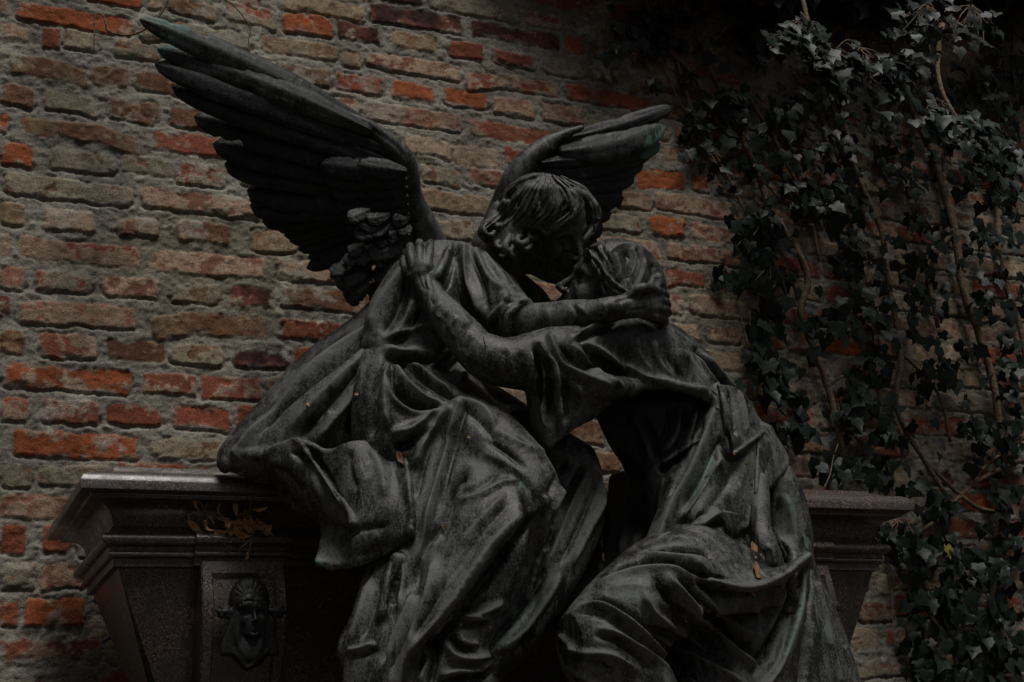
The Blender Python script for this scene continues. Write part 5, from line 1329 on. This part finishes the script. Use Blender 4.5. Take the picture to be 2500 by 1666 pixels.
def ivy(label, stems, clumps, group='ivy vines climbing the wall', name='ivy_vine'):
    """stems: [(photo x, y, distance from the wall, radius mm)...]; clumps: (x, y, rx, ry, count, near, far, size mm, lift)"""
    W0 = at(stems[0][0][0], stems[0][0][1], YW - stems[0][0][2]); root = empty(name, tuple(W0), label=label, cat='ivy', group=group)
    for st in stems:
        W_ = np.array([at(x, y, YW - d) for x, y, d, r_ in st]); V, Fc = tube_mesh([(W_, [q[3] * .001 for q in st])]); child('stem', new_mesh('stem', V, Fc), BARK, root)
    Vs, Fs, nb = [], [], 0; tw = []
    for (x, y, rx, ry, n, d0, d1, size, lift) in clumps:
        n = int(n * (1.45 if d0 < .1 else 1.7)); size *= .90 if d0 < .1 else .86
        g_ = RSI.normal(0, .5, (n, 2)); g_ = np.clip(g_, -1.25, 1.25)
        px, py = x + g_[:, 0] * rx, y + g_[:, 1] * ry; d = RSI.uniform(d0, d1, n)
        P = np.array([at(a, b, YW - e) for a, b, e in zip(px, py, d)])
        nr = np.stack([RSI.normal(0, .35, n), -1 + RSI.normal(0, .25, n), lift + RSI.normal(0, .35, n)], 1)
        tp = np.stack([RSI.normal(0, .5, n), RSI.normal(-.1, .3, n), -1 + RSI.normal(0, .35, n)], 1)
        v, f = leaves(P, RSI.uniform(.65, 1.2, n) * size * .001, nr, tp, RSI); Vs.append(v); Fs.append(f + nb); nb += len(v)
        if d1 > .1:                                             # petioles and twigs carry the leaves that stand off the wall
            c0 = at(x, y - ry * .8, YW - (d0 + d1) / 2 * .7)
            for i in RSI.choice(n, min(n, 16), replace=False): tw.append((np.array([c0, (c0 + P[i]) / 2 + RSI.normal(0, .01, 3), P[i]]), [.003, .002, .001]))
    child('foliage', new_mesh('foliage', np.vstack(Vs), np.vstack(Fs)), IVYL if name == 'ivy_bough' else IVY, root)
    if tw:
        V, Fc = tube_mesh(tw, seg=4); child('twig', new_mesh('twig', V, Fc), BARK, root)
    return root
s0, s1 = .022, .055
ivy('ivy vine at the left edge of the ivy behind the tip of the small wing', [[(1560, -60, .03, 9), (1610, 90, .03, 9), (1690, 180, .025, 8), (1745, 285, .025, 8), (1790, 335, .025, 7)], [(1745, 285, .025, 6), (1680, 290, .02, 5), (1730, 365, .02, 5), (1790, 400, .02, 4)], [(1600, 120, .025, 6), (1660, 250, .02, 4), (1700, 300, .02, 3)]],
    [(1580, 70, 110, 70, 34, s0, .09, 52, .35), (1660, 40, 80, 60, 20, s0, .09, 52, .3), (1690, 185, 30, 30, 3, s0, .06, 56, .1), (1600, 205, 40, 30, 4, s0, .06, 54, .1), (1690, 350, 45, 50, 7, s0, .06, 48, .1), (1740, 300, 70, 60, 14, s0, .07, 50, .2), (1725, 420, 20, 22, 2, s0, .05, 44, 0), (1765, 455, 20, 20, 2, s0, .06, 50, 0)])
ivy('ivy vine with brown bent stem crossing the middle of the ivy', [[(1720, -60, .03, 11), (1720, 120, .03, 10), (1760, 220, .03, 10), (1800, 320, .03, 10), (1850, 420, .03, 10), (1880, 520, .03, 9), (1960, 620, .03, 8)], [(1800, 320, .03, 7), (1880, 390, .025, 6), (1940, 450, .025, 5)], [(1850, 430, .03, 5), (1900, 480, .03, 3), (1960, 540, .03, 2)]],
    [(1800, 260, 90, 80, 26, s0, .09, 50, .2), (1800, 400, 70, 60, 14, s0, .08, 46, .1), (1880, 340, 80, 80, 18, s0, .08, 48, .1), (1860, 560, 60, 60, 22, s0, .10, 54, .1), (1830, 60, 90, 70, 30, s0, .12, 54, .35), (1850, 130, 60, 50, 14, s0, .1, 52, .3)])
ivy('ivy vine with pale wavy stem hanging lowest beside the kneeling woman', [[(1900, 540, .03, 11), (1960, 640, .035, 11), (1972, 700, .035, 10), (1955, 760, .035, 10), (1990, 860, .035, 11), (2020, 940, .03, 11), (2045, 1040, .03, 10), (2070, 1140, .03, 8), (2100, 1180, .03, 6)], [(2020, 940, .03, 6), (2090, 900, .03, 5), (2140, 860, .03, 4)], [(1755, 690, .03, 2), (1770, 650, .03, 2), (1748, 625, .03, 1.5)], [(1790, 700, .04, 3), (1830, 850, .04, 3), (1830, 760, .04, 2)]],
    [(1850, 580, 60, 60, 20, s0, .11, 56, .1), (1800, 680, 44, 44, 9, s0, .10, 58, .0), (1880, 690, 50, 90, 24, s0, .11, 56, .1), (1830, 790, 26, 24, 3, s0, .06, 44, 0), (1855, 810, 40, 40, 7, s0, .07, 48, 0), (1870, 870, 60, 60, 16, s0, .09, 52, .1), (1760, 640, 14, 30, 4, .02, .04, 22, 0), (1900, 950, 70, 60, 22, s0, .1, 54, .1), (1950, 1040, 60, 60, 18, s0, .1, 54, .1), (1995, 800, 50, 80, 20, s0, .1, 54, .1), (2040, 1130, 60, 50, 14, s0, .09, 52, .1)])
ivy('ivy vine whose bare stems run down past the right end of the cornice', [[(2050, 250, .03, 10), (2090, 420, .03, 10), (2150, 560, .03, 9), (2170, 700, .03, 10), (2200, 860, .03, 9), (2190, 1000, .03, 8), (2260, 1130, .03, 8), (2330, 1240, .03, 7)], [(2200, 860, .03, 6), (2290, 960, .03, 5), (2320, 1080, .03, 5)], [(2260, 1130, .03, 6), (2370, 1230, .03, 7), (2430, 1250, .03, 6)]],
    [(2060, 480, 90, 90, 30, s0, .09, 50, .1), (2120, 640, 80, 80, 26, s0, .09, 50, .1), (2100, 760, 70, 80, 22, s0, .09, 52, .1), (2120, 900, 80, 70, 24, s0, .09, 52, .1), (2170, 1040, 80, 70, 24, s0, .09, 52, .1), (2080, 990, 60, 70, 16, s0, .09, 54, .1), (2140, 1160, 80, 40, 16, s0, .09, 54, .1), (1960, 480, 80, 70, 18, s0, .07, 46, .1), (2010, 380, 90, 70, 22, s0, .09, 48, .2)])
ivy('ivy vine tumbling over the wall beside and below the granite cornice', [[(2500, 1120, .03, 8), (2380, 1180, .03, 7), (2300, 1260, .03, 7), (2230, 1330, .03, 6), (2260, 1480, .03, 6), (2330, 1600, .03, 6), (2350, 1760, .03, 6)], [(2150, 1365, .05, 2), (2172, 1420, .06, 1.6), (2180, 1500, .06, 1.2), (2178, 1560, .06, .8)], [(2155, 1360, .05, 2), (2190, 1410, .05, 1.4), (2200, 1450, .05, 1)]],
    [(2190, 1310, 60, 50, 16, s0, .14, 52, .1), (2250, 1350, 70, 60, 18, s0, .1, 54, .1), (2300, 1460, 70, 60, 18, s0, .1, 54, .1), (2260, 1560, 60, 60, 16, s0, .1, 54, .1), (2330, 1620, 90, 60, 24, s0, .1, 54, .1), (2400, 1350, 80, 80, 18, s0, .09, 50, .1), (2440, 1500, 70, 80, 18, s0, .09, 50, .1), (2280, 1240, 70, 50, 14, s0, .09, 50, .1), (2230, 1460, 30, 40, 7, s0, .1, 52, .1)])
ivy('bare ivy stems fanning over open brick between the small wing and the thick foliage', [[(1650, 140, .02, 6), (1700, 300, .02, 6), (1770, 420, .02, 5), (1830, 540, .02, 5)], [(1830, 240, .02, 7), (1900, 360, .02, 6), (1960, 470, .02, 6), (2050, 560, .02, 5)], [(1900, 420, .02, 6), (1975, 520, .02, 5), (2000, 640, .02, 5)], [(1940, 180, .02, 7), (2010, 300, .02, 7), (2060, 430, .02, 6), (2080, 560, .02, 6)], [(2050, 620, .02, 6), (2090, 760, .02, 6), (2130, 880, .02, 5), (2150, 1000, .02, 5)]],
    [(1700, 330, 40, 40, 6, s0, .06, 48, .1), (1960, 470, 50, 50, 8, s0, .06, 48, .1), (2080, 600, 50, 60, 8, s0, .06, 48, .1)])
ivy('thick old ivy stems on the far right of the wall under the lit leaves', [[(2280, 380, .03, 13), (2330, 560, .04, 14), (2350, 700, .04, 14), (2395, 830, .04, 13), (2430, 960, .04, 12), (2450, 1130, .035, 10)], [(2440, 480, .03, 11), (2440, 640, .03, 11), (2490, 800, .03, 10), (2520, 960, .03, 8)], [(2330, 560, .04, 9), (2270, 660, .03, 8), (2290, 800, .03, 7)], [(2380, 180, .03, 9), (2410, 330, .03, 9), (2440, 480, .03, 10)]],
    [(2260, 560, 80, 80, 24, s0, .09, 50, .1), (2250, 740, 80, 90, 28, s0, .09, 52, .1), (2300, 900, 80, 80, 24, s0, .09, 52, .1), (2420, 720, 90, 90, 26, s0, .09, 50, .1), (2450, 900, 80, 90, 24, s0, .09, 52, .1), (2380, 1060, 80, 70, 22, s0, .09, 52, .1), (2470, 1200, 60, 80, 16, s0, .09, 52, .1), (2420, 580, 80, 60, 20, s0, .09, 50, .1), (2330, 400, 80, 70, 20, s0, .09, 50, .2), (2200, 420, 70, 70, 18, s0, .08, 50, .2), (2440, 200, 80, 90, 30, s0, .12, 52, .2)] + [(2590 + 40 * (k % 3), 150 + 170 * k, 90, 110, 30, s0, .12, 52, .15) for k in range(9)])
ivy('shadowed ivy vine filling the upper right behind the lit boughs', [[(2150, -80, .03, 9), (2180, 120, .03, 9), (2240, 300, .03, 9), (2300, 420, .03, 8)], [(1960, -60, .03, 8), (1990, 150, .03, 7), (2060, 330, .03, 6)], [(2480, -60, .03, 8), (2470, 150, .03, 7)]],
    [(2000, 200, 110, 90, 30, s0, .1, 50, .2), (2140, 320, 110, 90, 34, s0, .1, 50, .2), (2330, 240, 110, 100, 34, s0, .1, 50, .2), (2440, 60, 90, 80, 26, s0, .1, 50, .2), (2200, 60, 120, 80, 34, s0, .1, 50, .2), (2020, 40, 100, 70, 26, s0, .1, 50, .2), (2460, 330, 80, 80, 22, s0, .1, 50, .1), (1940, 280, 70, 70, 14, s0, .1, 48, .1)])
ivy('lowest ivy vine spreading into the bottom right corner', [[(2540, 1300, .03, 8), (2440, 1420, .03, 7), (2390, 1560, .03, 7), (2380, 1720, .03, 6)], [(2540, 1040, .03, 7), (2430, 1120, .03, 6), (2360, 1180, .03, 5)]],
    [(2440, 1380, 90, 80, 26, s0, .1, 52, .1), (2450, 1600, 90, 80, 28, s0, .1, 52, .1), (2360, 1520, 80, 70, 20, s0, .1, 52, .1), (2250, 1640, 60, 50, 12, s0, .1, 52, .1), (2460, 1060, 70, 80, 18, s0, .1, 50, .1), (2330, 1340, 60, 60, 14, s0, .1, 52, .1)])
ivy('bough of pale lit ivy leaves standing off the wall at the top right', [[(1930, -120, .30, 8), (1960, 0, .36, 7), (1990, 90, .40, 6), (2080, 150, .42, 5), (2190, 175, .42, 4)], [(1990, 90, .40, 5), (2030, 180, .41, 4), (2060, 230, .41, 3)], [(2080, 150, .42, 4), (2170, 230, .42, 3)]],
    [(1960, 80, 70, 40, 34, .34, .46, 52, .5), (2010, 140, 60, 50, 34, .34, .46, 52, .5), (2100, 150, 80, 40, 30, .34, .46, 54, .5), (2190, 170, 80, 40, 36, .34, .46, 54, .5), (2170, 230, 50, 40, 14, .34, .44, 54, .5), (2040, 215, 40, 40, 12, .33, .44, 52, .5), (1910, 110, 40, 30, 10, .34, .44, 50, .6)], 'ivy boughs reaching out from the wall', 'ivy_bough')
ivy('bough of grey lit ivy leaves sloping down to the right edge', [[(2300, 60, .36, 9), (2290, 180, .40, 7), (2330, 280, .44, 6), (2420, 370, .46, 5), (2530, 470, .46, 4)], [(2330, 280, .44, 5), (2290, 300, .43, 3)], [(2420, 370, .46, 4), (2450, 470, .45, 3)]],
    [(2290, 280, 50, 40, 22, .38, .50, 50, .5), (2350, 320, 70, 45, 40, .38, .52, 52, .5), (2430, 380, 70, 50, 44, .38, .52, 52, .5), (2510, 440, 60, 60, 36, .38, .52, 52, .5), (2430, 470, 50, 40, 16, .38, .48, 52, .5), (2260, 60, 90, 60, 34, .30, .44, 52, .6), (2370, 60, 80, 60, 24, .28, .40, 52, .5)], 'ivy boughs reaching out from the wall', 'ivy_bough')
# the crown of old ivy on the wall head: mostly unseen, added to shade the upper wall
def overhang():
    W0 = at(2000, -200, YW - .2); root = empty('ivy_shade_canopy', tuple(W0), label='dense ivy crown over the wall top, mostly out of view, added for shade', cat='ivy')
    st = []
    for k in range(12):
        x = 1500 + 110 * k; st.append((np.array([at(x, -60, YW - .05), at(x + RSI.normal(0, 40), -120, YW - .10), at(x + RSI.normal(0, 60), -150, YW - .20), at(x + RSI.normal(0, 60), -150, YW - .30)]), [.012, .010, .007, .004]))
    
    for q in st: V, Fc = tube_mesh([q]); child('stem', new_mesh('stem', V, Fc), BARK, root)
    n = 3600; u = RSI.uniform(0, 1, n); px = 1150 + 1700 * u ** .8
    out = RSI.uniform(.02, 1, n) * np.interp(px, [1150, 1500, 1800, 2000, 2900], [.12, .22, .26, .27, .28]); py = RSI.normal(0, 50, n) + np.interp(px, [1150, 1500, 1750, 2900], [-310, -165, -95, -70]) - 230 * out
    P = np.array([at(a, b, YW - d) for a, b, d in zip(px, py, out)])
    nr = np.stack([RSI.normal(0, .4, n), -.7 + RSI.normal(0, .4, n), .6 + RSI.normal(0, .4, n)], 1); tp = np.stack([RSI.normal(0, .5, n), RSI.normal(-.3, .3, n), -1 + RSI.normal(0, .3, n)], 1)
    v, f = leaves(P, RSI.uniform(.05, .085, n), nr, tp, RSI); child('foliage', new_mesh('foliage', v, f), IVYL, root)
overhang()
# two yellowed leaves
for (x, y, sz, lb) in ((2311, 1334, .040, 'yellow heart shaped ivy leaf right of the granite cornice'), (2240, 866, .030, 'small dull yellow ivy leaf high among the dark vines')):
    P = at(x, y, YW - .10); v, f = leaves(np.array([P]), np.array([sz]), np.array([(0.1, -1, .2)]), np.array([(0.05, 0, -1.0)]), RSI, 0, .1)
    o = obj('ivy_leaf', new_mesh('ivy_leaf', v - P, f), YEL, None, tuple(P)); tag(o, lb, 'leaf')
# bare runners on the bricks
def runner(label, pts, r0, r1, mat=BARK):
    W_ = np.array([at(x, y, YW - d) for x, y, d in pts]); V, Fc = tube_mesh([(W_, np.linspace(r0, r1, len(W_)) * .001)], seg=6)
    o = obj('bare_runner', new_mesh('bare_runner', V - W_[0], Fc), mat, None, tuple(W_[0])); tag(o, label, 'twig', 'bare runners on the bricks')
runner('bare brown runner looping over the bricks left of the large wing tip', [(415, -20, .03), (404, 10, .03), (392, 34, .03), (372, 52, .03), (350, 74, .03), (318, 86, .025), (285, 84, .025), (262, 74, .025), (258, 58, .025), (250, 38, .022), (238, 34, .022), (231, 48, .02), (230, 90, .016), (229, 126, .012)], 4.5, 1.4)
runner('thin curved bare runner on the bricks right of the large wing tip', [(535, -4, .02), (560, 6, .02), (582, 26, .02), (600, 50, .02), (611, 72, .018), (607, 98, .016), (609, 122, .012)], 2.2, 1.3)
runner('short thin runner on the dark bricks above the two wings', [(1165, 148, .016), (1182, 164, .016), (1194, 186, .014)], 1.6, .9)
runner('slanting thin runner just right of the short one above the wings', [(1208, 150, .016), (1240, 166, .016), (1285, 188, .014), (1310, 196, .013)], 1.8, 1.0)
runner('thin dark runner above the upper tip of the small wing', [(1410, 172, .016), (1432, 202, .016), (1452, 226, .014), (1468, 252, .013)], 2.0, 1.0)
runner('black bent twig standing on the right end of the granite cornice', [(2012, 1192, .12), (2026, 1160, .10), (2034, 1120, .08), (2046, 1085, .06)], 2.2, 1.6)
# ================================================================ dead leaves caught on the stone and the bronze
def dry_mat(name, a, b_):
    m, nt, b = mat_nodes(name); p = geo_pos(nt)
    nt.links.new(mix(nt, noise(nt, p, 70, 4), a, b_), b.inputs['Base Color']); b.inputs['Roughness'].default_value = .8
    return m
DRY = dry_mat('dry_leaf', (.24, .105, .036), (.56, .33, .15)); TWIG = dry_mat('dry_stalk', (.10, .06, .03), (.20, .12, .06)); SEED = dry_mat('winged_seed', (.12, .055, .02), (.19, .095, .038))
def dry_leaf(label, a, b, width, twist, curl, group=None, mat=DRY, name='dry_leaf', cat='leaf', blunt=False):
    """lancet leaf between two world points, curled along its length and folded on its rib"""
    a, b = np.asarray(a), np.asarray(b); L = b - a; Ln = np.linalg.norm(L); d = L / Ln
    s_ = np.cross(d, (0, -1, 0.0)); s_ /= np.linalg.norm(s_); n_ = np.cross(s_, d)
    V, Fc = [], []; ns, nc = 14, 5
    for i in range(ns + 1):
        t = i / ns; tw = twist * (t - .5); sx = s_ * math.cos(tw) + n_ * math.sin(tw); nx = n_ * math.cos(tw) - s_ * math.sin(tw)
        w = ((3.1 * t ** .7 * (1 - t) ** 1.25) if not blunt else 1.9 * t ** .75 * (1 - t) ** .35) * width * .5 + .0004
        for j in range(nc):
            q = j / (nc - 1) * 2 - 1
            V.append(a + L * t + nx * (curl * Ln * 4 * t * (1 - t) * -.5 + abs(q) * w * .55 * (1 + .4 * math.sin(t * 9 + q))) + sx * w * q * (1 + .10 * math.sin(t * 17 + j)))
    for i in range(ns):
        for j in range(nc - 1):
            k = i * nc + j; Fc.append((k, k + nc, k + nc + 1, k + 1))
    o = obj(name, new_mesh(name, np.array(V) - a, Fc), mat, None, tuple(a)); sm = o.modifiers.new('thickness', 'SOLIDIFY'); sm.thickness = .0007
    return tag(o, label, cat, group)
def z7(x, y): return 80 + x / 2.77, 1100 + y / 2.77
CL = [(1045, 475, 1185, 572, .030, .3, .3, 'long pale curled dry leaf at the left end of the clump on the granite ledge'),
      (1155, 480, 1232, 538, .022, .8, .5, None), (1172, 428, 1226, 472, .018, -.8, .4, None),
      (1085, 325, 1136, 418, .016, .4, .2, 'thin pale dry leaf hanging highest at the left over the ledge'),
      (1255, 370, 1345, 458, .020, 1.0, .4, None), (1392, 325, 1372, 445, .024, -.6, .3, 'upright pointed dry leaf in the middle of the clump on the ledge'),
      (1482, 338, 1440, 450, .024, .9, .3, None), (1592, 378, 1482, 412, .018, .6, .3, 'narrow dry leaf pointing up to the right end of the clump'), (1402, 470, 1290, 522, .024, .4, .4, None), (1505, 470, 1585, 552, .026, -.9, .5, None),
      (1225, 565, 1335, 530, .022, .4, .4, None), (1440, 562, 1602, 540, .030, .3, .4, None), (1330, 505, 1445, 565, .026, -.5, .5, None), (1480, 490, 1492, 572, .020, .8, .4, None), (1385, 440, 1480, 540, .034, .9, .6, None), (1250, 460, 1335, 470, .012, .3, .2, None), (1360, 555, 1480, 575, .03, .3, .4, None), (1430, 440, 1520, 520, .03, -.7, .5, None)]
rx = random.Random(4)
for _ in range(30):
    cx_, cy_ = rx.gauss(1420, 85), rx.gauss(520, 32); an, ln = rx.choice((-1, 1)) * rx.uniform(.3, 1.5), rx.uniform(60, 150)
    CL.append((cx_ - ln / 2 * math.cos(an), cy_ - ln / 2 * math.sin(an), cx_ + ln / 2 * math.cos(an), cy_ + ln / 2 * math.sin(an), rx.uniform(.016, .03), rx.uniform(-1, 1), rx.uniform(.2, .5), None))
for i, (x0, y0, x1, y1, w, tw, cu, lb) in enumerate(CL):
    ya, yb = YF + random.Random(i).uniform(.015, .055), YF + random.Random(i + 50).uniform(.02, .06)
    dry_leaf(lb or 'curled brown dry leaf in the clump caught on the granite ledge', at(*z7(x0, y0), ya), at(*z7(x1, y1), yb), w * .50, tw * 2.2, cu * 2.0, 'dry leaves on the ledge')
def stalk(label, paths, name='dry_stalk'):
    W0 = at(*z7(*paths[0][0][:2]), YF + .03)
    pp = [(np.array([at(*z7(x, y), YF + .03 - d) for x, y, d in p]), np.linspace(r0, r1, len(p)) * .001) for p, r0, r1 in ((q, 1.5, .7) for q in paths)]
    V, Fc = tube_mesh(pp, seg=5); o = obj(name, new_mesh(name, V - W0, Fc), TWIG, None, tuple(W0)); tag(o, label, 'stalk')
r9 = random.Random(9)
def tassel(x, y, n, sp): return [[(x, y, 0), (x + r9.uniform(-sp, sp) * .5, y - r9.uniform(.2, .6) * sp, r9.uniform(-.01, .01)), (x + r9.uniform(-sp, sp), y - r9.uniform(.5, 1.2) * sp, r9.uniform(-.01, .01))] for _ in range(n)]
stalk('dry brown stalk hanging down from the leaf clump over the bracket', [[(1495, 545, .0), (1480, 610, .01), (1462, 680, .01), (1450, 738, .01)], [(1478, 600, .01), (1430, 640, .01), (1400, 660, .01)]] + [[(1456, 690 + 8 * k, .01), (1448 + r9.uniform(-14, 14), 705 + 8 * k, .012)] for k in range(6)])
stalk('dead flower head on a stalk rising from the leaf clump against the cornice', [[(1450, 460, 0), (1470, 380, .0), (1485, 300, .0), (1490, 240, .0)]] + tassel(1488, 290, 16, 70) + tassel(1490, 250, 10, 40))
stalk('wiry dry twigs sticking out at the left of the leaf clump', [[(1230, 500, 0), (1180, 430, 0), (1130, 350, 0), (1085, 290, 0)], [(1060, 470, 0), (1045, 420, 0), (1020, 380, 0)], [(1165, 410, 0), (1185, 350, 0)], [(1300, 470, 0), (1200, 440, 0)]] + tassel(1090, 300, 5, 30))
# leaf in the lap, winged seeds by the hanging arm, crumbs: dropped onto whatever the surface is there
bpy.context.view_layer.update(); DG = bpy.context.evaluated_depsgraph_get()
def drop(px, py, off=.003):
    d = Vector(rays([(px, py)])[0]).normalized(); hit, loc, nrm, *_ = S.ray_cast(DG, Vector(CAMP), d)
    return np.array(loc) - np.array(d) * off if hit else at(px, py, YR)
dry_leaf('small pointed brown leaf lying in the lap of the angel', drop(969, 1102, .006), drop(988, 1133, .010), .013, 1.2, .5, None, SEED)
dry_leaf('orange winged seed lying beside the hanging wrist, upper of two', drop(1844, 1366, .006), drop(1839, 1326, .006), .016, .1, .1, None, SEED, 'winged_seed', 'seed', True)
dry_leaf('orange winged seed on the fold below the hanging wrist, lower of two', drop(1846, 1371, .006), drop(1848, 1412, .006), .018, .1, .1, None, SEED, 'winged_seed', 'seed', True)
for k, (x, y, dx, dy) in enumerate([(750, 984, 4, 9), (1080, 1283, 5, 10), (1122, 1524, 7, 6), (1195, 1528, 4, 9), (1469, 1318, 3, 20), (1472, 1350, 2, 22), (1671, 1513, 9, 6), (1839, 1444, 6, 10), (1820, 1128, 5, 3), (1790, 1107, 5, 4), (1757, 1496, 6, 8), (866, 962, 10, 3), (1142, 1067, 6, 3)]):
    dry_leaf('tiny crumb of dead leaf or blossom caught in a fold of bronze cloth', drop(x, y), drop(x + dx, y + dy), .006, .4, .2, 'leaf crumbs in the folds', DRY, 'leaf_crumb', 'crumb')
